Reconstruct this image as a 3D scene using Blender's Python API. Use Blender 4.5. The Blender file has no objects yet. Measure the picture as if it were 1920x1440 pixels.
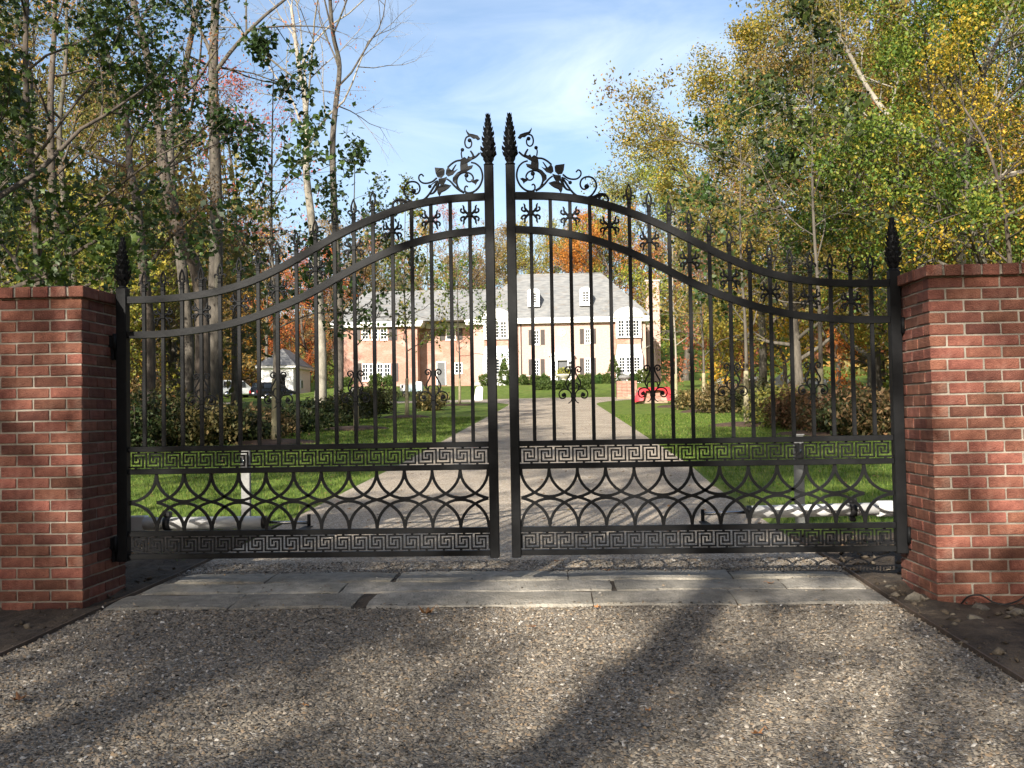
import bpy, math, random
import numpy as np
from math import sin, cos, pi, radians, sqrt, atan2
from mathutils import Vector, Matrix

# ------------------------------------------------------------------ camera, sky, sun, exposure
SC = bpy.context.scene
COL = SC.collection
W, H, F = 1920.0, 1440.0, 1884.0
CAM = np.array([0.34, -6.30, 1.106])
YAW, PITCH, ROLL = radians(2.58), radians(1.8), radians(0.97)
fw = np.array([-sin(YAW) * cos(PITCH), cos(YAW) * cos(PITCH), sin(PITCH)])
r_ = np.array([cos(YAW), sin(YAW), 0.0]); u_ = np.cross(r_, fw)
RT = r_ * cos(ROLL) - u_ * sin(ROLL)
UP = u_ * cos(ROLL) + r_ * sin(ROLL)
cd = bpy.data.cameras.new('camera')
cd.sensor_fit = 'HORIZONTAL'; cd.sensor_width = 36.0; cd.lens = F / W * 36.0
cd.clip_start = 0.05; cd.clip_end = 3000
cam = bpy.data.objects.new('camera', cd); COL.objects.link(cam)
m = Matrix.Identity(4)
for i in range(3):
    m[i][0] = RT[i]; m[i][1] = UP[i]; m[i][2] = -fw[i]; m[i][3] = CAM[i]
cam.matrix_world = m
SC.camera = cam

SUN_AZ, SUN_EL = radians(18), radians(25.5)        # from behind the viewer, a little to the left
world = bpy.data.worlds.new('World'); SC.world = world; world.use_nodes = True
nt = world.node_tree; nt.nodes.clear()
wo = nt.nodes.new('ShaderNodeOutputWorld'); bg = nt.nodes.new('ShaderNodeBackground')
sky = nt.nodes.new('ShaderNodeTexSky'); sky.sky_type = 'NISHITA'; sky.sun_disc = False
sky.sun_elevation = SUN_EL; sky.sun_rotation = pi + SUN_AZ
sky.air_density = 1.0; sky.dust_density = 2.6; sky.ozone_density = 1.6
tc = nt.nodes.new('ShaderNodeTexCoord'); mp = nt.nodes.new('ShaderNodeMapping')
mp.inputs['Scale'].default_value = (2.2, 1.0, 7.5); mp.inputs['Rotation'].default_value = (0.15, 0.12, 0.3)
nz = nt.nodes.new('ShaderNodeTexNoise'); nz.inputs['Scale'].default_value = 1.9; nz.inputs['Detail'].default_value = 7
nz.inputs['Roughness'].default_value = 0.58; nz.inputs['Distortion'].default_value = 0.5
rp = nt.nodes.new('ShaderNodeValToRGB'); rp.color_ramp.elements[0].position = 0.42; rp.color_ramp.elements[1].position = 0.80
dt = nt.nodes.new('ShaderNodeVectorMath'); dt.operation = 'DISTANCE'
mp2 = nt.nodes.new('ShaderNodeMapping'); mp2.inputs['Scale'].default_value = (0.55, 1.0, 1.9)
dt.inputs[1].default_value = (0.055 * 0.55, 0.945, 0.315 * 1.9)
mr_ = nt.nodes.new('ShaderNodeMapRange'); mr_.interpolation_type = 'SMOOTHSTEP'
mr_.inputs['From Min'].default_value = 0.02; mr_.inputs['From Max'].default_value = 0.15; mr_.inputs['To Min'].default_value = 0.45; mr_.inputs['To Max'].default_value = 0.20
mu = nt.nodes.new('ShaderNodeMath'); mu.operation = 'MULTIPLY'
mx = nt.nodes.new('ShaderNodeMixRGB'); mx.inputs[2].default_value = (8.0, 8.2, 8.5, 1)
nt.links.new(tc.outputs['Generated'], mp.inputs['Vector']); nt.links.new(mp.outputs['Vector'], nz.inputs['Vector'])
nt.links.new(tc.outputs['Generated'], mp2.inputs['Vector']); nt.links.new(mp2.outputs['Vector'], dt.inputs[0]); nt.links.new(dt.outputs['Value'], mr_.inputs['Value'])
nt.links.new(nz.outputs['Fac'], rp.inputs['Fac']); nt.links.new(rp.outputs['Color'], mu.inputs[0]); nt.links.new(mr_.outputs['Result'], mu.inputs[1]); nt.links.new(mu.outputs[0], mx.inputs['Fac'])
nt.links.new(sky.outputs['Color'], mx.inputs[1]); nt.links.new(mx.outputs['Color'], bg.inputs['Color'])
bg.inputs['Strength'].default_value = 0.10
nt.links.new(bg.outputs['Background'], wo.inputs['Surface'])

sd = bpy.data.lights.new('sun', 'SUN'); sd.energy = 5.0; sd.angle = radians(0.55); sd.color = (1.0, 0.93, 0.82)
sun = bpy.data.objects.new('sun', sd); COL.objects.link(sun)
ld = Vector((sin(SUN_AZ) * cos(SUN_EL), cos(SUN_AZ) * cos(SUN_EL), -sin(SUN_EL)))
sun.rotation_euler = ld.to_track_quat('-Z', 'Y').to_euler(); sun.location = (-20, -60, 40)
vs = SC.view_settings
vs.view_transform = 'Standard'; vs.look = 'None'; vs.gamma = 1.0; vs.use_curve_mapping = False; vs.exposure = 1.2
SC.render.engine = 'CYCLES'
SC.cycles.max_bounces = 6; SC.cycles.diffuse_bounces = 3; SC.cycles.glossy_bounces = 3
SC.cycles.transmission_bounces = 4; SC.cycles.transparent_max_bounces = 4

# ------------------------------------------------------------------ helpers
def at(px, py, Y):
    d = fw + RT * (px - W / 2) / F - UP * (py - H / 2) / F
    t = (Y - CAM[1]) / d[1]
    return CAM + d * t

def sstep(t):
    t = np.clip(t, 0, 1); return t * t * (3 - 2 * t)

def hgt(x, y):
    x = np.asarray(x, float); y = np.asarray(y, float)
    z = 0.0356 * np.clip(y, -60, 140) + 0.8 * sstep((y - 66) / 26) * (1 - sstep((-x - 20) / 7))
    far = sstep((np.abs(x) - 9) / 8)
    z = z + 17 * sstep((np.hypot(x, np.maximum(y, 0) - 20) - 100) / 90)      # wooded rise beyond the grounds
    return z + far * (0.18 * np.sin(x * 0.31 + 1) * np.sin(y * 0.23) + 0.06 * np.sin(x * 0.9) * np.cos(y * 0.7 + 2))

def gz(x, y): return float(hgt(x, y))
def ground_at(px, py):
    d = fw + RT * (px - W / 2) / F - UP * (py - H / 2) / F
    t = (0.0356 * CAM[1] - CAM[2]) / (d[2] - 0.0356 * d[1])
    return CAM + d * t

WL = {}
def wloc(o): return WL.get(o.name, np.zeros(3)) if o else np.zeros(3)

def tag(o, label=None, cat=None, group=None, kind=None):
    if label: o['label'] = label
    if cat: o['category'] = cat
    if group: o['group'] = group
    if kind: o['kind'] = kind
    return o

def thing(name, label, cat, loc=(0, 0, 0), group=None, rotz=0.0, parent=None):
    o = bpy.data.objects.new(name, None); COL.objects.link(o)
    o.location = loc; o.rotation_euler = (0, 0, rotz); o.empty_display_size = 0.2
    tag(o, label, cat, group); WL[o.name] = np.array(loc, float)
    return o

def link(name, me, mat=None, parent=None, loc=None):
    o = bpy.data.objects.new(name, me); COL.objects.link(o)
    if mat is not None and len(me.materials) == 0: me.materials.append(mat)
    if parent is not None: o.parent = parent
    if loc is not None: o.location = loc
    WL[o.name] = wloc(parent)
    return o

def mesh_np(name, V, Q=None, T=None, attrs=None, smooth=False):
    V = np.asarray(V, np.float32)
    me = bpy.data.meshes.new(name)
    nq = 0 if Q is None else len(Q); ntr = 0 if T is None else len(T)
    me.vertices.add(len(V)); me.vertices.foreach_set('co', V.ravel())
    idx = []; st = []; tot = []
    if nq: idx.append(np.asarray(Q, np.int32).ravel()); st.append(np.arange(nq) * 4); tot.append(np.full(nq, 4))
    if ntr: idx.append(np.asarray(T, np.int32).ravel()); st.append(nq * 4 + np.arange(ntr) * 3); tot.append(np.full(ntr, 3))
    idx = np.concatenate(idx).astype(np.int32); st = np.concatenate(st).astype(np.int32)
    me.loops.add(len(idx)); me.loops.foreach_set('vertex_index', idx)
    me.polygons.add(nq + ntr); me.polygons.foreach_set('loop_start', st)
    if smooth: me.polygons.foreach_set('use_smooth', np.ones(nq + ntr, bool))
    me.update(calc_edges=True)
    for k, a in (attrs or {}).items():
        at_ = me.attributes.new(k, 'FLOAT', 'FACE'); at_.data.foreach_set('value', np.asarray(a, np.float32))
    return me

class MB:
    """collects pieces in world coordinates; build() links them as one mesh object"""
    def __init__(s): s.v = []; s.f = []; s.sm = []
    def add(s, V, Fs, smooth=False, flip=False):
        b = len(s.v); s.v.extend([tuple(map(float, p)) for p in V])
        for f in Fs:
            f = [b + i for i in f]
            s.f.append(f[::-1] if flip else f); s.sm.append(smooth)
        return s
    def box(s, c, size, M=None, taper=None):
        x, y, z = [k / 2 for k in size]
        P = [(-x, -y, -z), (x, -y, -z), (x, y, -z), (-x, y, -z), (-x, -y, z), (x, -y, z), (x, y, z), (-x, y, z)]
        if taper: P = [(a * (taper if q > 3 else 1), b * (taper if q > 3 else 1), d) for q, (a, b, d) in enumerate(P)]
        P = [Vector(p) for p in P]
        if M is not None: P = [M @ p for p in P]
        P = [p + Vector(c) for p in P]
        return s.add(P, [(0, 3, 2, 1), (4, 5, 6, 7), (0, 1, 5, 4), (1, 2, 6, 5), (2, 3, 7, 6), (3, 0, 4, 7)])
    def bb(s, x0, x1, y0, y1, z0, z1):
        return s.box(((x0 + x1) / 2, (y0 + y1) / 2, (z0 + z1) / 2), (abs(x1 - x0), abs(y1 - y0), abs(z1 - z0)))
    def bbox(s, c, size, b):
        """box with bevelled edges"""
        x, y, z = [k / 2 for k in size]
        P = []; Fs = []
        for sx in (-1, 1):
            for sy in (-1, 1):
                for sz in (-1, 1):
                    P += [(sx * x, sy * (y - b), sz * (z - b)), (sx * (x - b), sy * y, sz * (z - b)), (sx * (x - b), sy * (y - b), sz * z)]
        def i(sx, sy, sz, k): return ((sx > 0) * 4 + (sy > 0) * 2 + (sz > 0)) * 3 + k
        S = (-1, 1)
        for q in S:
            Fs.append([i(q, -1, -1, 0), i(q, 1, -1, 0), i(q, 1, 1, 0), i(q, -1, 1, 0)][::q])
            Fs.append([i(-1, q, -1, 1), i(-1, q, 1, 1), i(1, q, 1, 1), i(1, q, -1, 1)][::q])
            Fs.append([i(-1, -1, q, 2), i(1, -1, q, 2), i(1, 1, q, 2), i(-1, 1, q, 2)][::q])
        for a in S:
            for b2 in S:
                Fs.append([i(a, b2, -1, 0), i(a, b2, -1, 1), i(a, b2, 1, 1), i(a, b2, 1, 0)][::-a * b2])
                Fs.append([i(a, -1, b2, 0), i(a, 1, b2, 0), i(a, 1, b2, 2), i(a, -1, b2, 2)][::a * b2])
                Fs.append([i(-1, a, b2, 1), i(-1, a, b2, 2), i(1, a, b2, 2), i(1, a, b2, 1)][::a * b2])
                for c2 in S:
                    Fs.append([i(a, b2, c2, 0), i(a, b2, c2, 1), i(a, b2, c2, 2)][::a * b2 * c2])
        return s.add([Vector(p) + Vector(c) for p in P], Fs)
    def tube(s, pts, rad, n=8, caps=True, flat=None, smooth=True):
        P = [Vector(p) for p in pts]; N = len(P)
        if not hasattr(rad, '__len__'): rad = [rad] * N
        ref = None; rings = []
        for i in range(N):
            t = (P[min(i + 1, N - 1)] - P[max(i - 1, 0)])
            if t.length < 1e-9: t = Vector((0, 0, 1))
            t.normalize()
            if flat is not None: a = Vector(flat)
            elif ref is None: a = Vector((0, 0, 1)) if abs(t.z) < 0.9 else Vector((1, 0, 0))
            else: a = ref
            a = (a - t * a.dot(t)).normalized(); ref = a; b = t.cross(a)
            r = rad[i]; ra, rb = (r if isinstance(r, tuple) else (r, r))
            rings.append([P[i] + a * (ra * cos(2 * pi * k / n + pi / n)) + b * (rb * sin(2 * pi * k / n + pi / n)) for k in range(n)])
        V = [p for R in rings for p in R]
        Fs = [(i * n + k, i * n + (k + 1) % n, (i + 1) * n + (k + 1) % n, (i + 1) * n + k) for i in range(N - 1) for k in range(n)]
        if caps: Fs += [list(range(n))[::-1], [(N - 1) * n + k for k in range(n)]]
        return s.add(V, Fs, smooth)
    def lathe(s, c, prof, n=12, smooth=True):
        V = [(c[0] + r * cos(2 * pi * k / n), c[1] + r * sin(2 * pi * k / n), c[2] + z) for r, z in prof for k in range(n)]
        N = len(prof)
        Fs = [(i * n + k, i * n + (k + 1) % n, (i + 1) * n + (k + 1) % n, (i + 1) * n + k) for i in range(N - 1) for k in range(n)]
        Fs += [list(range(n))[::-1], [(N - 1) * n + k for k in range(n)]]
        return s.add(V, Fs, smooth)
    def prism(s, prof, y0, y1, axis='y'):
        """polygon (a,b) extruded; axis y: (x,z) polygon; axis x: (y,z); axis z: (x,y)"""
        n = len(prof)
        g = {'y': lambda a, b, d: (a, d, b), 'x': lambda a, b, d: (d, a, b), 'z': lambda a, b, d: (a, b, d)}[axis]
        V = [g(a, b, y0) for a, b in prof] + [g(a, b, y1) for a, b in prof]
        Fs = [list(range(n)), [n + k for k in range(n)][::-1]] + [(k, n + k, n + (k + 1) % n, (k + 1) % n) for k in range(n)]
        return s.add(V, Fs)
    def ball(s, c, r, n=8, squash=(1, 1, 1)):
        V = []; Fs = []; R = n // 2 + 1
        for i in range(R):
            th = pi * (i + 0.0) / (R - 1)
            for k in range(n):
                rr = max(sin(th), 0.001)
                V.append((c[0] + r * rr * cos(2 * pi * k / n) * squash[0], c[1] + r * rr * sin(2 * pi * k / n) * squash[1], c[2] - r * cos(th) * squash[2]))
        for i in range(R - 1):
            for k in range(n):
                Fs.append((i * n + k, i * n + (k + 1) % n, (i + 1) * n + (k + 1) % n, (i + 1) * n + k))
        return s.add(V, Fs, True)
    def build(s, name, mat, parent=None, recalc=True):
        me = bpy.data.meshes.new(name)
        o0 = wloc(parent)
        me.from_pydata([(a - o0[0], b - o0[1], c - o0[2]) for a, b, c in s.v], [], s.f)
        if recalc:
            import bmesh
            bm = bmesh.new(); bm.from_mesh(me); bmesh.ops.recalc_face_normals(bm, faces=bm.faces); bm.to_mesh(me); bm.free()
        me.polygons.foreach_set('use_smooth', s.sm)
        me.update()
        return link(name, me, mat, parent)

def smooth_pts(pts, n=4):
    """Catmull-Rom through pts"""
    P = [np.array(p, float) for p in pts]
    P = [2 * P[0] - P[1]] + P + [2 * P[-1] - P[-2]]
    out = []
    for i in range(1, len(P) - 2):
        for k in range(n):
            t = k / n
            out.append(0.5 * ((2 * P[i]) + (-P[i - 1] + P[i + 1]) * t + (2 * P[i - 1] - 5 * P[i] + 4 * P[i + 1] - P[i + 2]) * t * t + (-P[i - 1] + 3 * P[i] - 3 * P[i + 1] + P[i + 2]) * t ** 3))
    out.append(P[-2])
    return out

# ------------------------------------------------------------------ materials
def mat(name, base, base2=None, rough=0.7, scale=8.0, detail=5, bump=0.0, bscale=None, metal=0.0, spec=0.4, obj_random=0.0,
        coord='Object', dist=0.0, lo=0.35, hi=0.65, third=None, tscale=2.0, tlo=0.55, thi=0.75, stretch=None):
    M = bpy.data.materials.new(name); M.use_nodes = True
    t = M.node_tree; N = t.nodes; L = t.links
    P = N['Principled BSDF']; P.inputs['Roughness'].default_value = rough; P.inputs['Metallic'].default_value = metal
    P.inputs['Specular IOR Level'].default_value = spec
    tc = N.new('ShaderNodeTexCoord'); vec = tc.outputs[coord]
    if stretch:
        mp = N.new('ShaderNodeMapping'); mp.inputs['Scale'].default_value = stretch; L.new(vec, mp.inputs['Vector']); vec = mp.outputs['Vector']
    col = None
    if base2 is not None:
        n1 = N.new('ShaderNodeTexNoise'); n1.inputs['Scale'].default_value = scale; n1.inputs['Detail'].default_value = detail
        n1.inputs['Roughness'].default_value = 0.62; n1.inputs['Distortion'].default_value = dist
        L.new(vec, n1.inputs['Vector'])
        r = N.new('ShaderNodeValToRGB'); r.color_ramp.elements[0].position = lo; r.color_ramp.elements[1].position = hi
        r.color_ramp.elements[0].color = (*base, 1); r.color_ramp.elements[1].color = (*base2, 1)
        L.new(n1.outputs['Fac'], r.inputs['Fac']); col = r.outputs['Color']
    else:
        rgb = N.new('ShaderNodeRGB'); rgb.outputs[0].default_value = (*base, 1); col = rgb.outputs[0]
    if third is not None:
        n2 = N.new('ShaderNodeTexNoise'); n2.inputs['Scale'].default_value = tscale; n2.inputs['Detail'].default_value = 6
        L.new(vec, n2.inputs['Vector'])
        r2 = N.new('ShaderNodeMapRange'); r2.inputs['From Min'].default_value = tlo; r2.inputs['From Max'].default_value = thi
        L.new(n2.outputs['Fac'], r2.inputs['Value'])
        mx = N.new('ShaderNodeMixRGB'); mx.inputs[2].default_value = (*third, 1)
        L.new(r2.outputs['Result'], mx.inputs['Fac']); L.new(col, mx.inputs[1]); col = mx.outputs['Color']
    if obj_random:
        oi = N.new('ShaderNodeObjectInfo'); mr = N.new('ShaderNodeMapRange')
        mr.inputs['To Min'].default_value = 1 - obj_random; mr.inputs['To Max'].default_value = 1 + obj_random
        L.new(oi.outputs['Random'], mr.inputs['Value'])
        hs = N.new('ShaderNodeHueSaturation'); L.new(mr.outputs['Result'], hs.inputs['Value']); L.new(col, hs.inputs['Color'])
        mr2 = N.new('ShaderNodeMapRange'); mr2.inputs['To Min'].default_value = 0.5 - obj_random * 0.016; mr2.inputs['To Max'].default_value = 0.5 + obj_random * 0.016
        ml = N.new('ShaderNodeMath'); ml.operation = 'MULTIPLY'; ml.inputs[1].default_value = 7.31
        fr = N.new('ShaderNodeMath'); fr.operation = 'FRACT'
        L.new(oi.outputs['Random'], ml.inputs[0]); L.new(ml.outputs[0], fr.inputs[0]); L.new(fr.outputs[0], mr2.inputs['Value']); L.new(mr2.outputs['Result'], hs.inputs['Hue'])
        col = hs.outputs['Color']
    L.new(col, P.inputs['Base Color'])
    if bump:
        nb = N.new('ShaderNodeTexNoise'); nb.inputs['Scale'].default_value = bscale or scale * 4; nb.inputs['Detail'].default_value = 6
        L.new(vec, nb.inputs['Vector'])
        b = N.new('ShaderNodeBump'); b.inputs['Strength'].default_value = bump; b.inputs['Distance'].default_value = 0.02
        L.new(nb.outputs['Fac'], b.inputs['Height']); L.new(b.outputs['Normal'], P.inputs['Normal'])
    return M

def tint_mat(name, cols, rough=0.75, trans=0.0, obj_var=0.0, spec=0.25, tcol=None, hue_var=0.03):
    """colour per leaf / chip / blade from the face attribute 'tint'"""
    M = bpy.data.materials.new(name); M.use_nodes = True
    t = M.node_tree; N = t.nodes; L = t.links
    P = N['Principled BSDF']; P.inputs['Roughness'].default_value = rough; P.inputs['Specular IOR Level'].default_value = spec
    a = N.new('ShaderNodeAttribute'); a.attribute_name = 'tint'
    r = N.new('ShaderNodeValToRGB'); e = r.color_ramp.elements
    while len(e) < len(cols): e.new(0.5)
    for i, c in enumerate(cols):
        e[i].position = i / (len(cols) - 1); e[i].color = (*c, 1)
    L.new(a.outputs['Fac'], r.inputs['Fac']); col = r.outputs['Color']
    if obj_var:
        oi = N.new('ShaderNodeObjectInfo'); mr = N.new('ShaderNodeMapRange')
        mr.inputs['To Min'].default_value = 1 - obj_var; mr.inputs['To Max'].default_value = 1 + obj_var
        L.new(oi.outputs['Random'], mr.inputs['Value'])
        mr2 = N.new('ShaderNodeMapRange'); mr2.inputs['To Min'].default_value = 0.5 - hue_var; mr2.inputs['To Max'].default_value = 0.5 + hue_var
        ml = N.new('ShaderNodeMath'); ml.operation = 'MULTIPLY'; ml.inputs[1].default_value = 5.7
        fr = N.new('ShaderNodeMath'); fr.operation = 'FRACT'
        L.new(oi.outputs['Random'], ml.inputs[0]); L.new(ml.outputs[0], fr.inputs[0]); L.new(fr.outputs[0], mr2.inputs['Value'])
        hs = N.new('ShaderNodeHueSaturation'); L.new(mr.outputs['Result'], hs.inputs['Value']); L.new(mr2.outputs['Result'], hs.inputs['Hue'])
        L.new(col, hs.inputs['Color']); col = hs.outputs['Color']
    L.new(col, P.inputs['Base Color'])
    if trans:
        tr = N.new('ShaderNodeBsdfTranslucent'); ms = N.new('ShaderNodeMixShader'); ms.inputs[0].default_value = trans
        hs2 = N.new('ShaderNodeHueSaturation'); hs2.inputs['Value'].default_value = 1.5; hs2.inputs['Saturation'].default_value = 1.1
        L.new(col, hs2.inputs['Color']); L.new(hs2.outputs['Color'], tr.inputs['Color'])
        out = N['Material Output']
        L.new(P.outputs['BSDF'], ms.inputs[1]); L.new(tr.outputs['BSDF'], ms.inputs[2]); L.new(ms.outputs['Shader'], out.inputs['Surface'])
    return M

M_ = {}
M_['iron'] = mat('black_painted_iron', (0.006, 0.0063, 0.007), (0.010, 0.0104, 0.0112), rough=0.52, scale=14, bump=0.05, bscale=60, spec=0.13, third=(0.012, 0.0118, 0.0118), tscale=6, tlo=0.58, thi=0.8)
M_['brick'] = mat('red_brick', (0.122, 0.042, 0.028), (0.210, 0.082, 0.054), rough=0.92, scale=16, bump=0.7, bscale=110, obj_random=0.42, third=(0.31, 0.20, 0.155), tscale=3.2, tlo=0.60, thi=0.85, coord='Object')
M_['mortar'] = mat('mortar', (0.20, 0.178, 0.145), (0.36, 0.32, 0.265), rough=0.95, scale=6, bump=0.6, bscale=150)
M_['slab'] = mat('weathered_granite', (0.175, 0.160, 0.132), (0.29, 0.265, 0.222), rough=0.92, scale=14, detail=14, bump=0.8, bscale=60, third=(0.13, 0.118, 0.092), tscale=2.2, tlo=0.50, thi=0.78, obj_random=0.22)
M_['soil'] = mat('dark_soil', (0.028, 0.020, 0.013), (0.072, 0.052, 0.034), rough=0.95, scale=9, bump=0.9, bscale=40, coord='Object')
M_['mulch'] = mat('mulch', (0.035, 0.020, 0.013), (0.075, 0.045, 0.028), rough=0.95, scale=12, bump=0.9, bscale=50)
M_['bark_grey'] = mat('grey_bark', (0.045, 0.039, 0.031), (0.115, 0.100, 0.080), rough=0.92, scale=5, bump=0.8, bscale=14, stretch=(1.5, 1.5, 0.35), third=(0.07, 0.075, 0.045), tscale=1.5, tlo=0.55, thi=0.75)
M_['bark_dark'] = mat('dark_bark', (0.045, 0.036, 0.028), (0.105, 0.085, 0.066), rough=0.92, scale=5, bump=0.8, bscale=14, stretch=(1.5, 1.5, 0.35))
M_['bark_pale'] = mat('pale_bark', (0.19, 0.17, 0.135), (0.31, 0.285, 0.235), rough=0.9, scale=4, bump=0.6, bscale=14, stretch=(1.3, 1.3, 0.5), third=(0.12, 0.11, 0.09), tscale=1.4, tlo=0.52, thi=0.7)
M_['bark_young'] = mat('young_tan_bark', (0.21, 0.185, 0.11), (0.30, 0.265, 0.165), rough=0.85, scale=6, bump=0.3, bscale=30)
M_['hbrick'] = mat('house_brick', (0.25, 0.122, 0.088), (0.40, 0.235, 0.18), rough=0.9, scale=5, detail=12, bump=0.4, bscale=9, lo=0.3, hi=0.7, third=(0.46, 0.32, 0.28), tscale=.6, tlo=.5, thi=.75, stretch=(1, 1, 2.2))
M_['hbrick_pale'] = mat('pale_house_brick', (0.36, 0.235, 0.195), (0.50, 0.36, 0.31), rough=0.9, scale=5, detail=12, bump=0.4, bscale=9, lo=0.3, hi=0.7, stretch=(1, 1, 2.2))
M_['slate'] = mat('grey_slate', (0.13, 0.135, 0.137), (0.23, 0.23, 0.222), rough=0.7, scale=2.2, detail=10, bump=0.5, bscale=4, stretch=(0.6, 1, 2.5), third=(0.17, 0.145, 0.12), tscale=1.6, tlo=0.55, thi=0.8)
M_['white'] = mat('white_paint', (0.74, 0.74, 0.72), (0.82, 0.82, 0.80), rough=0.55, scale=3)
M_['shutter'] = mat('dark_brown_shutter', (0.025, 0.018, 0.016), (0.04, 0.03, 0.026), rough=0.5, scale=4)
M_['glass'] = mat('window_glass', (0.02, 0.027, 0.035), rough=0.06, spec=0.8)
M_['lead'] = mat('lead_grey_panel', (0.42, 0.47, 0.50), (0.52, 0.57, 0.60), rough=0.45, scale=2)
M_['door'] = mat('dark_grey_door', (0.07, 0.075, 0.08), (0.10, 0.105, 0.11), rough=0.4, scale=3)
M_['stone'] = mat('pale_stone', (0.36, 0.34, 0.30), (0.52, 0.50, 0.45), rough=0.9, scale=2.5, bump=0.6, bscale=9, third=(0.22, 0.20, 0.17), tscale=1.3)
M_['rock'] = mat('grey_rock', (0.07, 0.06, 0.045), (0.16, 0.14, 0.11), rough=0.92, scale=7, bump=0.8, bscale=25)
M_['tube_white'] = mat('white_enamel', (0.50, 0.50, 0.49), (0.60, 0.60, 0.585), rough=0.35, scale=4, spec=0.5)
M_['black_plastic'] = mat('black_plastic', (0.012, 0.012, 0.013), rough=0.45)
M_['steel'] = mat('bright_steel', (0.5, 0.5, 0.5), rough=0.25, metal=1.0)
M_['post_grey'] = mat('grey_post_metal', (0.14, 0.14, 0.135), (0.22, 0.22, 0.21), rough=0.6, scale=9, bump=0.2, bscale=60)
M_['red_sheet'] = mat('red_plastic_sheet', (0.42, 0.025, 0.035), (0.52, 0.05, 0.055), rough=0.45, scale=2)
M_['wood'] = mat('weathered_wood', (0.20, 0.15, 0.10), (0.32, 0.25, 0.17), rough=0.85, scale=5)
M_['cable'] = mat('black_cable', (0.015, 0.014, 0.013), rough=0.5)
M_['rust_steel'] = mat('brown_steel_edging', (0.05, 0.038, 0.030), (0.10, 0.07, 0.05), rough=0.7, scale=12)

G = (0.045, 0.075, 0.018)
LEAF = {
 'dark_green': tint_mat('leaf_dark_green', [(0.018, 0.034, 0.010), (0.035, 0.065, 0.014), (0.075, 0.115, 0.022)], 0.5, 0.30, 0.12, 0.4),
 'fresh_green': tint_mat('leaf_fresh_green', [(0.035, 0.060, 0.012), (0.075, 0.120, 0.020), (0.17, 0.20, 0.035), (0.30, 0.22, 0.03)], 0.55, 0.35, 0.15),
 'yellow_green': tint_mat('leaf_yellow_green', [(0.075, 0.10, 0.022), (0.19, 0.205, 0.035), (0.34, 0.30, 0.05), (0.46, 0.35, 0.06)], 0.6, 0.35, 0.15),
 'olive': tint_mat('leaf_olive', [(0.05, 0.062, 0.02), (0.125, 0.135, 0.032), (0.22, 0.19, 0.05), (0.29, 0.20, 0.05)], 0.6, 0.3, 0.2),
 'gold': tint_mat('leaf_gold', [(0.14, 0.13, 0.02), (0.34, 0.26, 0.03), (0.48, 0.34, 0.04), (0.46, 0.25, 0.04)], 0.6, 0.35, 0.12),
 'orange': tint_mat('leaf_orange', [(0.25, 0.10, 0.03), (0.45, 0.17, 0.03), (0.52, 0.24, 0.05), (0.35, 0.20, 0.05)], 0.6, 0.35, 0.15),
 'rust': tint_mat('leaf_rust', [(0.22, 0.07, 0.04), (0.36, 0.12, 0.06), (0.42, 0.20, 0.10), (0.30, 0.17, 0.09)], 0.6, 0.35, 0.15),
 'brown': tint_mat('leaf_brown', [(0.10, 0.07, 0.035), (0.19, 0.13, 0.06), (0.27, 0.17, 0.07), (0.13, 0.13, 0.05)], 0.65, 0.3, 0.2),
 'hedge': tint_mat('leaf_hedge', [(0.014, 0.024, 0.008), (0.032, 0.046, 0.013), (0.055, 0.060, 0.020), (0.10, 0.075, 0.035)], 0.6, 0.2, 0.25),
 'hedge_brown': tint_mat('leaf_hedge_brown', [(0.05, 0.05, 0.018), (0.11, 0.085, 0.035), (0.20, 0.13, 0.06), (0.26, 0.15, 0.07)], 0.6, 0.25, 0.25),
 'box': tint_mat('leaf_boxwood', [(0.03, 0.055, 0.015), (0.06, 0.10, 0.02), (0.09, 0.13, 0.03)], 0.6, 0.2, 0.15),
}
GRASS = tint_mat('grass_blade', [(0.036, 0.070, 0.010), (0.072, 0.125, 0.018), (0.135, 0.18, 0.033), (0.22, 0.20, 0.07)], 0.7, 0.3)
CHIP = tint_mat('gravel_chip', [(0.060, 0.052, 0.042), (0.14, 0.121, 0.096), (0.24, 0.21, 0.166), (0.23, 0.163, 0.10), (0.46, 0.425, 0.37)], 0.8)
FOREST = tint_mat('far_leaf', [(0.07, 0.08, 0.03), (0.17, 0.155, 0.05), (0.25, 0.19, 0.06), (0.36, 0.20, 0.05), (0.33, 0.14, 0.07), (0.20, 0.14, 0.09)], 0.65, 0.3)
DRYLEAF = mat('dry_brown_leaf', (0.16, 0.075, 0.03), (0.30, 0.14, 0.05), rough=0.7, scale=20, obj_random=0.35)

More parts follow.
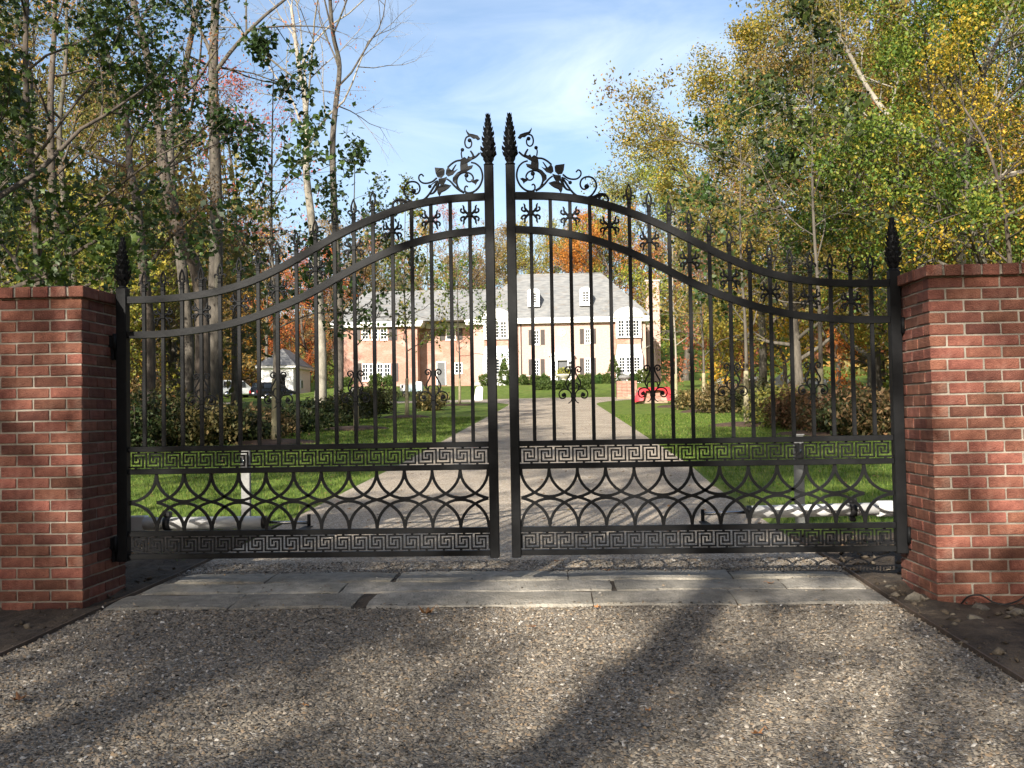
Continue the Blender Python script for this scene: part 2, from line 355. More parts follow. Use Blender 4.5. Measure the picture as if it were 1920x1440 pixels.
# ------------------------------------------------------------------ the setting: terrain, drive, threshold
def ground_material():
    M = bpy.data.materials.new('lawn'); M.use_nodes = True
    t = M.node_tree; N = t.nodes; L = t.links; P = N['Principled BSDF']; P.inputs['Roughness'].default_value = 0.9; P.inputs['Specular IOR Level'].default_value = 0.15
    tc = N.new('ShaderNodeTexCoord')
    def noise(s, d=5):
        n = N.new('ShaderNodeTexNoise'); n.inputs['Scale'].default_value = s; n.inputs['Detail'].default_value = d; L.new(tc.outputs['Object'], n.inputs['Vector']); return n.outputs['Fac']
    def ramp(f, c0, c1, a, b):
        r = N.new('ShaderNodeValToRGB'); r.color_ramp.elements[0].position = a; r.color_ramp.elements[1].position = b
        r.color_ramp.elements[0].color = (*c0, 1); r.color_ramp.elements[1].color = (*c1, 1); L.new(f, r.inputs['Fac']); return r.outputs['Color']
    g = ramp(noise(3.0, 9), (0.058, 0.100, 0.014), (0.145, 0.195, 0.034), 0.35, 0.68)
    gd = N.new('ShaderNodeMixRGB'); gd.inputs[2].default_value = (0.15, 0.135, 0.045, 1); mrd = N.new('ShaderNodeMapRange'); mrd.inputs['From Min'].default_value = .52; mrd.inputs['From Max'].default_value = .8; mrd.inputs['To Max'].default_value = .7
    L.new(noise(.7, 8), mrd.inputs['Value']); L.new(mrd.outputs['Result'], gd.inputs['Fac']); L.new(g, gd.inputs[1]); g = gd.outputs['Color']
    w = ramp(noise(1.6, 9), (0.05, 0.036, 0.020), (0.14, 0.085, 0.04), 0.35, 0.65)     # leaf litter under the woods
    sep = N.new('ShaderNodeSeparateXYZ'); L.new(tc.outputs['Object'], sep.inputs[0])
    ab = N.new('ShaderNodeMath'); ab.operation = 'ABSOLUTE'; L.new(sep.outputs['X'], ab.inputs[0])
    ad = N.new('ShaderNodeMath'); ad.operation = 'MULTIPLY_ADD'; ad.inputs[1].default_value = 5.0; L.new(noise(0.25, 4), ad.inputs[0]); L.new(ab.outputs[0], ad.inputs[2])
    # woodland floor lies beyond the shrub beds, and further out as the park opens towards the house
    yy = N.new('ShaderNodeMapRange'); yy.inputs['From Min'].default_value = 20; yy.inputs['From Max'].default_value = 45; yy.inputs['To Min'].default_value = 0; yy.inputs['To Max'].default_value = 32
    L.new(sep.outputs['Y'], yy.inputs['Value'])
    sb = N.new('ShaderNodeMath'); sb.operation = 'SUBTRACT'; L.new(ad.outputs[0], sb.inputs[0]); L.new(yy.outputs['Result'], sb.inputs[1])
    mr = N.new('ShaderNodeMapRange'); mr.inputs['From Min'].default_value = 10.2; mr.inputs['From Max'].default_value = 11.4; L.new(sb.outputs[0], mr.inputs['Value'])
    mx = N.new('ShaderNodeMixRGB'); L.new(mr.outputs['Result'], mx.inputs['Fac']); L.new(g, mx.inputs[1]); L.new(w, mx.inputs[2])
    L.new(mx.outputs['Color'], P.inputs['Base Color'])
    b = N.new('ShaderNodeBump'); b.inputs['Strength'].default_value = 0.8; b.inputs['Distance'].default_value = 0.05
    L.new(noise(26, 6), b.inputs['Height']); L.new(b.outputs['Normal'], P.inputs['Normal'])
    return M
def axis(segs):
    out = []
    for a, b, n in segs: out += list(np.linspace(a, b, n, endpoint=False))
    return np.array(out + [segs[-1][1]])
gx = axis([(-900, -120, 10), (-120, -30, 30), (-30, -9, 20), (-9, 9, 12), (9, 30, 20), (30, 120, 20), (120, 900, 10)])
gy = axis([(-120, -20, 8), (-20, 0, 6), (0, 60, 30), (60, 100, 40), (100, 220, 40), (220, 1200, 12)])
XX, YY = np.meshgrid(gx, gy); ZZ = hgt(XX, YY)
V = np.stack([XX, YY, ZZ], -1).reshape(-1, 3); nx_, ny_ = len(gx), len(gy)
I = np.arange(nx_ * ny_).reshape(ny_, nx_)
Q = np.stack([I[:-1, :-1], I[:-1, 1:], I[1:, 1:], I[1:, :-1]], -1).reshape(-1, 4)
ground = link('ground', mesh_np('ground', V, Q, smooth=True), ground_material()); tag(ground, kind='structure')

def gravel_material(name='gravel', k=1.0):
    M = bpy.data.materials.new(name); M.use_nodes = True
    t = M.node_tree; N = t.nodes; L = t.links; P = N['Principled BSDF']; P.inputs['Roughness'].default_value = 0.9; P.inputs['Specular IOR Level'].default_value = 0.2
    tc = N.new('ShaderNodeTexCoord')
    v = N.new('ShaderNodeTexVoronoi'); v.inputs['Scale'].default_value = 95; L.new(tc.outputs['Object'], v.inputs['Vector'])
    sp = N.new('ShaderNodeSeparateColor'); L.new(v.outputs['Color'], sp.inputs[0])
    r = N.new('ShaderNodeValToRGB'); e = r.color_ramp.elements
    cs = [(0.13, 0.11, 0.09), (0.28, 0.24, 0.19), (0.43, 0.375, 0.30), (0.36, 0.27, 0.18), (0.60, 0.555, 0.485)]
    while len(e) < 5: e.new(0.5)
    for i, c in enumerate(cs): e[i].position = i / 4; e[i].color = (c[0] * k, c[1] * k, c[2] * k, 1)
    L.new(sp.outputs[0], r.inputs['Fac'])
    n = N.new('ShaderNodeTexNoise'); n.inputs['Scale'].default_value = 1.1; n.inputs['Detail'].default_value = 6; L.new(tc.outputs['Object'], n.inputs['Vector'])
    mr = N.new('ShaderNodeMapRange'); mr.inputs['From Min'].default_value = 0.3; mr.inputs['From Max'].default_value = 0.7; mr.inputs['To Min'].default_value = 0.8; mr.inputs['To Max'].default_value = 1.15; L.new(n.outputs['Fac'], mr.inputs['Value'])
    hs = N.new('ShaderNodeHueSaturation'); L.new(r.outputs['Color'], hs.inputs['Color']); L.new(mr.outputs['Result'], hs.inputs['Value']); L.new(hs.outputs['Color'], P.inputs['Base Color'])
    b = N.new('ShaderNodeBump'); b.inputs['Strength'].default_value = 0.9; b.inputs['Distance'].default_value = 0.012; b.invert = True
    L.new(v.outputs['Distance'], b.inputs['Height']); L.new(b.outputs['Normal'], P.inputs['Normal'])
    return M
GRAVEL = gravel_material()
def strip(name, left, right, lift, material, kind='structure', smooth=True):
    """sheet between two polylines of (x, y), laid on the terrain"""
    n = len(left); K = 9
    V = []
    for (a, b), (c, d) in zip(left, right):
        for k in range(K):
            t = k / (K - 1); x = a + (c - a) * t; y = b + (d - b) * t; V.append((x, y, gz(x, y) + lift))
    Q = [(i * K + k, i * K + k + 1, (i + 1) * K + k + 1, (i + 1) * K + k) for i in range(n - 1) for k in range(K - 1)]
    o = link(name, mesh_np(name, V, Q, smooth=smooth), material); tag(o, kind=kind); return o
dl = [(-2.9, -9), (-2.62, -5), (-2.46, -2.5), (-2.38, -0.6), (-2.3, 0.7), (-2.27, 2), (-2.25, 6)] + [(-2.2, y) for y in range(9, 47, 3)] + [(-2.3, 48), (-2.9, 51), (-4.5, 54), (-8, 56)]
dr = [(2.7, -9), (2.45, -5), (2.28, -2.5), (2.24, -0.6), (2.24, 0.7), (2.2, 2), (2.2, 6)] + [(2.3, y) for y in range(9, 47, 3)] + [(2.5, 48), (3.2, 51), (4.5, 54), (8, 56)]
strip('driveway', dl[4:], dr[4:], 0.012, GRAVEL)
strip('forecourt_pavement', dl[:5], dr[:5], 0.012, gravel_material('shade_dark_gravel', 0.6))  # chip-seal darker than the drive, with foreground shade also put into its colour
strip('cross_drive', [(-34, 60.5), (-22, 58.5), (-12, 56.4), (-6, 55.5), (0, 55.2), (6, 55.5), (14, 57.5), (26, 63)],
      [(-34, 65), (-22, 63.4), (-12, 62.0), (-6, 62.6), (0, 64.5), (6, 62.6), (14, 61.8), (26, 67)], 0.018, GRAVEL)

rng = np.random.default_rng(11)
# loose chips on the gravel in front of the gate: real stones, too many and too small to pick apart
n = 78000
yy = -4.3 + (1.05 + 4.3) * rng.random(n) ** 1.25; xx = rng.uniform(-2.62, 2.5, n)
li = np.interp(yy, [p[1] for p in dl[:6]], [p[0] for p in dl[:6]]); ri = np.interp(yy, [p[1] for p in dr[:6]], [p[0] for p in dr[:6]])
keep = (xx > li - 0.03 * rng.random(n)) & (xx < ri + 0.03 * rng.random(n)) & ~((yy > -0.455 + .05 * rng.random(n) ** 3) & (yy < 0.585 - .06 * rng.random(n) ** 2) & (rng.random(n) > .012))
xx = xx[keep]; yy = yy[keep]; n = len(xx)
base = np.array([(1, 0, 0), (0, 1, 0), (-1, 0, 0), (0, -1, 0), (0, 0, 1), (0, 0, -1)], float)
sz = rng.uniform(0.0045, 0.0105, (n, 3)) * np.array([1.1, 1.1, 0.75])
A = rng.normal(size=(n, 3, 3)) * 0.35 + np.eye(3)
th = rng.uniform(0, 2 * pi, n); R = np.zeros((n, 3, 3)); R[:, 0, 0] = np.cos(th); R[:, 0, 1] = -np.sin(th); R[:, 1, 0] = np.sin(th); R[:, 1, 1] = np.cos(th); R[:, 2, 2] = 1
P = np.einsum('nij,njk,vk->nvi', R, A * sz[:, None, :], base)
P += np.stack([xx, yy, hgt(xx, yy) + 0.013 + .016 * ((yy > -.44) & (yy < .58))], -1)[:, None, :]
tri = np.array([(0, 1, 4), (1, 2, 4), (2, 3, 4), (3, 0, 4), (1, 0, 5), (2, 1, 5), (3, 2, 5), (0, 3, 5)])
T = (np.arange(n)[:, None, None] * 6 + tri[None, :4]).reshape(-1, 3)      # the buried undersides are left off
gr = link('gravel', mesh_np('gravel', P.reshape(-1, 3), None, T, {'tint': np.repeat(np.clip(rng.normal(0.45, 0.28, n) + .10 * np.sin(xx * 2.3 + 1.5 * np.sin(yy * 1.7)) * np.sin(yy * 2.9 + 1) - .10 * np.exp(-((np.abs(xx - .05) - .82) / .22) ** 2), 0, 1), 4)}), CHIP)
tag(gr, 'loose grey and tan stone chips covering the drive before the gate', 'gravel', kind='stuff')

# stone threshold: three rows of long granite slabs, each its own piece
thr = thing('pavement', None, None, (0, 0, 0)); tag(thr, kind='structure')
def slab(x0, x1, y0, y1, seed):
    r = random.Random(seed); mb = MB(); b = 0.014
    nx = max(4, int((x1 - x0) / 0.09))
    xs = [x0 + (x1 - x0) * i / nx for i in range(nx + 1)]
    ph = [r.uniform(0, 6) for _ in range(6)]
    def edge(x, s, k): return s * (0.010 * sin(x * 7 + ph[k]) + 0.007 * sin(x * 19 + ph[k + 1]) + r.uniform(-.005, .005))
    rows = []
    ye = [(y0 + edge(x, 1, 0), y1 + edge(x, 1, 2)) for x in xs]
    prof = [(0, -0.05), (0, -b), (b, 0.0), (0.33, 0.004), (0.66, 0.003), (1 - b, 0.0), (1, -b), (1, -0.05)]
    V = []
    for i, x in enumerate(xs):
        a, c = ye[i]; end = 0.005 if i in (0, nx) else 0.0
        for t, dz in prof:
            yq = a + (c - a) * (t if t > b or t == 0 else b / (c - a) * 0.9)
            if t == 1 - b: yq = c - b * 0.9
            xq = x + (0.004 * sin(yq * 31 + ph[4]) if i in (0, nx) else 0)
            V.append((xq, yq, gz(xq, yq) + 0.026 + dz - end * (dz > -0.04) + 0.004 * sin(x * 5 + yq * 9 + ph[5])))
    K = len(prof)
    Fs = [(i * K + k, i * K + k + 1, (i + 1) * K + k + 1, (i + 1) * K + k) for i in range(nx) for k in range(K - 1)]
    Fs += [list(range(K)), [nx * K + k for k in range(K)][::-1]]
    mb.add(V, Fs, False)
    return mb.build('slab', M_['slab'], thr)
sl = [(-2.22, -1.62, .285, .60), (-1.61, -.775, .275, .605), (-.745, .38, .27, .60), (.39, 1.45, .27, .59), (1.46, 2.19, .275, .50),
      (-2.30, -1.05, -.045, .255), (-1.04, .655, -.05, .25), (.685, 1.72, -.05, .255), (1.73, 2.20, -.05, .25),
      (-2.36, -1.62, -.45, -.07), (-1.61, -.885, -.455, -.068), (-.80, .52, -.45, -.07), (.53, 1.35, -.445, -.07), (1.36, 2.22, -.45, -.075)]
for i, s_ in enumerate(sl): slab(*s_, i)
mj = MB(); mj.add([(-2.34, -.45, gz(0, -.45) + .014), (2.2, -.45, gz(0, -.45) + .014), (2.18, .57, gz(0, .57) + .014), (-2.2, .57, gz(0, .57) + .014)], [(0, 1, 2, 3)])
mj.build('joint_bed', M_['soil'], thr)
# thin steel edging along the drive
for nm, line, s_, lab in (('left', dl, -1, 'brown steel edging strip beside the dark soil bed at the shaded pillar'), ('right', dr, 1, 'brown steel edging strip beside the stony soil bed at the sunlit pillar')):
    pts = [(x + s_ * 0.012, y) for x, y in line[1:6]]
    e = MB()
    for (a, b), (c, d) in zip(pts[:-1], pts[1:]):
        za, zb = gz(a, b), gz(c, d); w = 0.005
        e.add([(a - w, b, za - .02), (a + w, b, za - .02), (c + w, d, zb - .02), (c - w, d, zb - .02), (a - w, b, za + .032), (a + w, b, za + .032), (c + w, d, zb + .032), (c - w, d, zb + .032)],
              [(0, 3, 2, 1), (4, 5, 6, 7), (0, 1, 5, 4), (1, 2, 6, 5), (2, 3, 7, 6), (3, 0, 4, 7)])
    tag(e.build('edging_strip', M_['rust_steel']), lab, 'edging')

# soil beds round the pillars
def bed(name, side, xout, y0, y1, seed, material, lift=0.012, amp=0.022):
    """uneven soil from the drive edge outwards"""
    r = np.random.default_rng(seed); nx, ny = 46, 70
    line = dl if side < 0 else dr
    yv = np.linspace(y0, y1, ny); xe = np.interp(yv, [p[1] for p in line], [p[0] for p in line]) + side * .02
    t = np.linspace(0, 1, nx) ** 1.3
    X = xe[:, None] + (xout - xe)[:, None] * t[None, :]; Y = np.repeat(yv[:, None], nx, 1)
    Z = np.zeros_like(X)
    for k in range(30):
        a, b, p, q = r.normal(0, 4 + k * 1.2), r.normal(0, 4 + k * 1.2), r.uniform(0, 6), 1 / (1 + k * .22)
        Z += q * np.sin(a * X + b * Y + p)
    Z = Z / Z.std() * amp * .6
    d = np.minimum(np.abs(xout - X), np.minimum(Y - y0, y1 - Y)) + 0.08 * np.sin(X * 9) * np.cos(Y * 7)
    m_ = sstep(d / .25) 
    Z = hgt(X, Y) - 0.02 + m_ * (0.026 + lift + np.maximum(Z, -lift) * sstep(np.abs(X - xe[:, None]) / .12))
    I = np.arange(nx * ny).reshape(ny, nx)
    Q = np.stack([I[:-1, :-1], I[:-1, 1:], I[1:, 1:], I[1:, :-1]], -1).reshape(-1, 4)
    o = link(name, mesh_np(name, np.stack([X, Y, Z], -1).reshape(-1, 3), Q if side > 0 else Q[:, ::-1], smooth=True), material); tag(o, kind='structure'); return o
bed('soil_ground', -1, -4.8, -2.8, 3.2, 3, M_['soil'])
bed('soil_ground', 1, 4.6, -2.2, 2.3, 4, M_['soil'])

# grass blades on the lawn and verges (one mass)
def grass(n, xr, yr, h, seed, reject):
    r = np.random.default_rng(seed)
    x = r.uniform(*xr, n); y = yr[0] + (yr[1] - yr[0]) * r.random(n) ** 1.6
    k = ~reject(x, y); x = x[k]; y = y[k]; n = len(x)
    z = hgt(x, y); w = h * 0.13 * (1 + (y - yr[0]) * 0.06); a = r.uniform(0, pi, n); hh = h * r.uniform(0.5, 1.2, n)
    dx, dy = np.cos(a) * w, np.sin(a) * w; lx, ly = r.normal(0, .45, n) * hh, r.normal(0, .45, n) * hh
    P = np.stack([np.stack([x - dx, y - dy, z - .01], -1), np.stack([x + dx, y + dy, z - .01], -1), np.stack([x + lx, y + ly, z + hh], -1)], 1)
    return P.reshape(-1, 3), np.clip(r.normal(.42, .22, n), 0, 1)
Pa, ta = grass(165000, (-9, 9), (1.2, 30), 0.048, 5, lambda x, y: ((np.abs(x) < 2.3)) | ((np.abs(x) > 2.2) & (np.abs(x) < 3.6) & (y < 2.6) & (np.random.default_rng(1).random(len(x)) < .93)))
Pb, tb = grass(16000, (2.5, 6), (-4, -1.3), 0.06, 6, lambda x, y: x < 2.55 + (y + 4) * 0.28)
Pc, tc_ = grass(9000, (-7, -2.7), (-5, -1.0), 0.05, 7, lambda x, y: (x > -3.0) | (np.random.default_rng(2).random(len(x)) < .5))
GP = np.concatenate([Pa, Pb, Pc]); GT = np.concatenate([ta, tb, tc_])
go = link('grass', mesh_np('grass', GP, None, np.arange(len(GP)).reshape(-1, 3), {'tint': GT}), GRASS)
tag(go, 'short green grass of the lawn and verges beside the drive', 'grass', kind='stuff')

# small stones and clods in the soil beds
def pebbles(n, x0, x1, y0, y1, smin, smax, seed, tint=(0.35, .2)):
    r = np.random.default_rng(seed)
    x = r.uniform(x0, x1, n); y = r.uniform(y0, y1, n)
    s_ = smin + (smax - smin) * r.random((n, 1)) ** 3 * r.uniform(.7, 1.2, (n, 3))
    A = (r.normal(size=(n, 3, 3)) * 0.3 + np.eye(3)) * s_[:, None, :]
    P = np.einsum('nij,vj->nvi', A, base); P[:, :, 2] *= .7
    P += np.stack([x, y, hgt(x, y) + .02], -1)[:, None, :]
    return P.reshape(-1, 3), (np.arange(n)[:, None, None] * 6 + tri[None]).reshape(-1, 3), np.repeat(np.clip(r.normal(*tint, n), 0, 1), 8)
V1, T1, a1 = pebbles(1300, 2.27, 3.9, -1.9, 2.0, .005, .034, 8, (.3, .2)); V2, T2, a2 = pebbles(900, -4.2, -2.42, -2.4, 2.6, .005, .028, 9, (.25, .2))
so = link('rubble', mesh_np('rubble', np.concatenate([V1, V2]), None, np.concatenate([T1, T2 + len(V1)]), {'tint': np.concatenate([a1, a2])}), tint_mat('rubble_stone', [(0.04, .03, .02), (.09, .07, .05), (.17, .145, .11), (.26, .23, .19)], 0.9))
tag(so, 'small stones and clods scattered in the soil beside the pillars', 'rubble', kind='stuff')

# ------------------------------------------------------------------ brick pillars
BL, BH, BD, MJ = 0.1935, 0.0575, 0.092, 0.0098
CP = BH + MJ
def brick_mesh(lx, ly, lz, seed):
    r = random.Random(seed); mb = MB(); mb.bbox((0, 0, 0), (lx, ly, lz), 0.0035)
    me = bpy.data.meshes.new('brick')
    me.from_pydata([(x + r.uniform(-.0016, .0016), y + r.uniform(-.0016, .0016), z + r.uniform(-.0014, .0014)) for x, y, z in mb.v], [], mb.f)
    import bmesh
    bm = bmesh.new(); bm.from_mesh(me); bmesh.ops.recalc_face_normals(bm, faces=bm.faces); bm.to_mesh(me); bm.free()
    me.materials.append(M_['brick']); return me
BM = {k: [brick_mesh(*d, i * 7 + len(k)) for i in range(5)] for k, d in
      {'sx': (BL, BD, BH), 'sy': (BD, BL, BH), 'cx': (0.0925, 0.20, 0.064), 'cy': (0.20, 0.0925, 0.064)}.items()}
def pillar(name, label, xin, sgn, y0, seed):
    """xin = inner face; the pillar runs outwards from it in the direction sgn; front face at y0"""
    r = random.Random(seed); nb = 4; nd = 3; wid = nb * (BL + MJ) - MJ; dep = nd * (BL + MJ) - MJ; ncr = 29
    z0 = -0.092
    root = thing(name, label, 'pillar', (xin + sgn * wid / 2, y0 + dep / 2, 0))
    cx, cy = xin + sgn * wid / 2, y0 + dep / 2; hd = dep / 2
    core = MB(); rec = 0.0065
    core.bb(cx - wid / 2 + rec, cx + wid / 2 - rec, cy - hd + rec, cy + hd - rec, z0, z0 + ncr * CP + 0.02)
    core.build('mortar', M_['mortar'], root)
    hidden = MB()
    def put(kind, x, y, z, seen):
        jx, jy = r.uniform(-.0014, .0014), r.uniform(-.0014, .0014)
        if seen:
            o = link('brick', BM[kind][r.randrange(5)], None, root, (x + jx - cx, y + jy - cy, z))
            o.rotation_euler = (r.uniform(-.006, .006), r.uniform(-.006, .006), r.choice((0, pi)) + r.uniform(-.006, .006))
        else:
            lx, ly, lz = {'sx': (BL, BD, BH), 'sy': (BD, BL, BH), 'cx': (.0925, .2, .064), 'cy': (.2, .0925, .064)}[kind]
            hidden.bbox((x, y, z), (lx, ly, lz), .004)
    h = wid / 2
    for c in range(ncr):
        z = z0 + CP * (c + .5)
        P_ = BL + MJ
        # running bond turning the corner: odd courses start a half brick further on
        if c % 2 == 0:
            for k in range(nb):                     # faces along x: whole stretchers, corner to corner
                x = cx - h + BL / 2 + k * P_
                put('sx', x, cy - hd + BD / 2, z, True); put('sx', x, cy + hd - BD / 2, z, False)
            for k in range(nd - 1):                 # faces along y fit between
                y = cy - hd + BD + MJ + BL / 2 + k * P_
                put('sy', xin + sgn * BD / 2, y, z, True); put('sy', xin + sgn * (wid - BD / 2), y, z, False)
        else:
            for k in range(nd):
                y = cy - hd + BL / 2 + k * P_
                put('sy', xin + sgn * BD / 2, y, z, True); put('sy', xin + sgn * (wid - BD / 2), y, z, False)
            for k in range(nb - 1):
                x = cx - h + BD + MJ + BL / 2 + k * P_
                put('sx', x, cy - hd + BD / 2, z, True); put('sx', x, cy + hd - BD / 2, z, False)
    # projecting cap course of bricks laid across the edge
    zt = z0 + ncr * CP + 0.034; ov = 0.03; n2 = 8; p2 = (wid + 2 * ov) / n2
    bedm = MB(); bedm.bb(cx - h - ov + .012, cx + h + ov - .012, cy - hd - ov + .012, cy + hd + ov - .012, zt - .027, zt + .026); bedm.build('cap_mortar', M_['mortar'], root)
    for k in range(n2):
        t = -h - ov + p2 * (k + .5)
        put('cx', cx + t, cy - hd - ov + .10, zt, True); put('cx', cx + t, cy + hd + ov - .10, zt, False)
    n3 = 3; p3 = (dep + 2 * ov - .40) / n3
    for k in range(n3):
        t = -hd - ov + .20 + p3 * (k + .5)
        put('cy', xin - sgn * ov + sgn * .10, cy + t, zt, True); put('cy', xin + sgn * (wid + ov - .10), cy + t, zt, False)
    ho = hidden.build('brickwork', M_['brick'], root); ho['kind'] = 'stuff'
    return root, cx, cy, wid, zt + .032
pillar_l = pillar('brick_pillar', 'red brick gate pillar with dark shaded inner side and cable on its cap', -2.505, -1, -0.405, 1)
pillar_r = pillar('brick_pillar', 'red brick gate pillar with sunlit inner side and pale lime stains', 2.475, 1, -0.455, 2)
# loose cable looping out of the shaded pillar's cap
c_ = MB(); zt = pillar_l[4]
c_.tube(smooth_pts([(-2.98, -.15, zt - .01), (-2.93, -.14, zt + .03), (-2.80, -.1, zt + .045), (-2.66, -.06, zt + .03), (-2.56, -.02, zt + .008), (-2.50, 0, zt - .0)], 5), 0.0045, 6)
tag(c_.build('cable', M_['cable']), 'thin black cable looping over the cap of the shaded pillar', 'cable')
c_ = MB(); c_.tube(smooth_pts([(2.60, -.47, .0), (2.63, -.50, .045), (2.69, -.52, .055), (2.75, -.53, .02), (2.80, -.56, .01), (2.90, -.53, .03), (2.98, -.49, .08)], 5), 0.005, 6)
tag(c_.build('cable', M_['cable']), 'black cable end poking from the soil at the foot of the sunlit pillar', 'cable')

# ------------------------------------------------------------------ the gate: two leaves
AT = [(0.09, 2.492), (0.34, 2.482), (0.575, 2.445), (0.81, 2.368), (1.01, 2.282), (1.205, 2.178), (1.40, 2.073), (1.597, 1.988), (1.793, 1.932), (1.99, 1.902), (2.19, 1.888), (2.42, 1.886)]
A2 = [(0.09, 2.279), (0.34, 2.256), (0.575, 2.203), (0.81, 2.115), (1.005, 2.018), (1.20, 1.912), (1.397, 1.825), (1.593, 1.756), (1.788, 1.708), (1.985, 1.680), (2.18, 1.664), (2.42, 1.661)]
def interp(A, x): return float(np.interp(x, [p[0] for p in A], [p[1] for p in A]))
ATs = [(float(p[0]), float(p[1])) for p in smooth_pts(AT, 4)]; A2s = [(float(p[0]), float(p[1])) for p in smooth_pts(A2, 4)]
IR = M_['iron']
def acanthus(mb, c, hgt_, rmax, seed):
    """tapering bud of overlapping pointed leaves on a post"""
    r = random.Random(seed)
    prof = [(0.0, .30), (.06, .42), (.16, .80), (.24, .92), (.34, .78), (.50, .68), (.65, .58), (.78, .42), (.88, .33), (.95, .30), (1, .12)]
    mb.lathe(c, [(rmax * q * .78, hgt_ * t) for t, q in prof], 10)
    for ti, t in enumerate([.02, .12, .22, .32, .42, .52, .62, .71, .80, .88]):
        n = 7; q = float(np.interp(t + .08, [p[0] for p in prof], [p[1] for p in prof]))
        for k in range(n):
            a = 2 * pi * (k + .5 * (ti % 2)) / n + r.uniform(-.1, .1)
            rb = rmax * q * .70; rt = rmax * q * (1.12 + r.uniform(-.06, .1)); h0 = c[2] + hgt_ * t; h1 = h0 + hgt_ * .13
            w = rmax * q * .42
            e = Vector((cos(a), sin(a), 0)); s_ = Vector((-sin(a), cos(a), 0)); o = Vector((c[0], c[1], 0))
            P = [o + e * rb - s_ * w * .6 + Vector((0, 0, h0)), o + e * rb + s_ * w * .6 + Vector((0, 0, h0)),
                 o + e * rt * .93 + s_ * w + Vector((0, 0, (h0 + h1) / 2)), o + e * rt * 1.03 + Vector((0, 0, h1)), o + e * rt * .93 - s_ * w + Vector((0, 0, (h0 + h1) / 2)),
                 o + e * rb * .75 + Vector((0, 0, (h0 + h1) / 2))]
            mb.add(P, [(0, 1, 2, 3, 4), (1, 0, 5), (2, 1, 5), (3, 2, 5), (4, 3, 5), (0, 4, 5)])

Zs = 6.859
def zp(x, y):
    p = at(940 + x / Zs, 190 + y / Zs, 0.0); return float(p[0]), float(p[2])
SCROLLS = [
 ([(430, 1160), (330, 1150), (250, 1090), (205, 1000), (200, 920), (225, 840), (280, 785), (340, 765)], 9, 7, None),
 ([(440, 1150), (500, 1105), (530, 1040), (533, 985), (510, 930), (460, 895), (400, 892), (345, 915), (318, 965), (335, 1005), (380, 1012), (412, 980), (405, 930)], 9, 6, 26),
 ([(440, 1150), (500, 1115), (560, 1060), (610, 1000), (660, 960)], 10, 7, None),
 ([(390, 1080), (412, 1066), (432, 1090), (428, 1135), (390, 1160)], 6, 8, None),
 ([(225, 650), (280, 697), (345, 725)], 8, 10, None),
 ([(300, 700), (318, 655), (342, 615)], 10, 7, None),
 ([(455, 700), (462, 640), (446, 596)], 6, 5, 22),
 ([(340, 422), (390, 440), (412, 500), (400, 556), (365, 577), (330, 552), (325, 500), (350, 480)], 7, 6, 24),
 ([(470, 730), (530, 737), (590, 768), (645, 815)], 8, 8, None),
 ([(790, 940), (850, 985), (920, 1002), (980, 992), (1020, 950), (1020, 903), (990, 882), (965, 905)], 8, 6, 10),
 ([(780, 975), (850, 1080), (900, 1150), (960, 1205), (1040, 1238), (1130, 1228), (1190, 1170), (1222, 1095), (1205, 1020), (1150, 975), (1080, 975), (1030, 1010), (1015, 1070), (1040, 1122), (1082, 1128), (1098, 1095)], 9, 7, 30),
 ([(800, 980), (850, 1015), (885, 1045)], 5, 4, 22),
 ([(1120, 1245), (1190, 1228), (1250, 1200), (1305, 1192), (1350, 1212), (1376, 1260), (1362, 1305)], 12, 9, None),
 ([(770, 1000), (800, 1080), (840, 1130), (885, 1146)], 14, 6, None),
]
LEAVES = [
 [(310, 690), (345, 700), (372, 685), (390, 720), (420, 695), (445, 705), (470, 720), (482, 800), (480, 870), (525, 890), (582, 955), (585, 1000), (545, 1040), (538, 980), (490, 905), (420, 892), (330, 845), (315, 805), (380, 815), (385, 770), (330, 740)],
 [(515, 842), (560, 862), (600, 850), (640, 808), (665, 850), (672, 900), (640, 932), (580, 910)],
 [(684, 842), (700, 818), (740, 815), (814, 803), (804, 880), (782, 930), (730, 942), (690, 900)],
 [(655, 935), (700, 948), (765, 955), (770, 1005), (728, 1052), (700, 1030), (672, 985)],
 [(606, 1050), (680, 1025), (750, 1040), (792, 1080), (786, 1140), (766, 1182), (735, 1135), (680, 1110), (640, 1085)],
 [(528, 780), (545, 782), (592, 846), (575, 858)],
 [(240, 1000), (270, 985), (310, 1000), (348, 985), (342, 1020), (300, 1045), (290, 1066), (268, 1022)],
 [(210, 470), (240, 425), (300, 405), (350, 392), (378, 362), (386, 335), (392, 360), (372, 408), (330, 440), (300, 462), (270, 462), (245, 485), (225, 480)],
 [(1180, 1222), (1240, 1196), (1300, 1188), (1350, 1206), (1330, 1240), (1300, 1215), (1275, 1250), (1255, 1262), (1240, 1240), (1200, 1262)],
]
def earclip_fan(mb, poly, y, thick, dome):
    """cupped plate from an outline: centre raised towards the viewer"""
    n = len(poly); cx = sum(p[0] for p in poly) / n; cz = sum(p[1] for p in poly) / n
    import mathutils.geometry as mg
    V = [(a, y + (0.0018 if (i % 2) else -0.0012), b) for i, (a, b) in enumerate(poly)]
    tris = mg.tessellate_polygon([[Vector((a, b, 0)) for a, b in poly]])
    mb.add([(a, b - thick, c) for a, b, c in V] + [(a, b + thick, c) for a, b, c in V],
           [tuple(t) for t in tris] + [tuple(n + i for i in t[::-1]) for t in tris] + [(k, (k + 1) % n, n + (k + 1) % n, n + k) for k in range(n)])

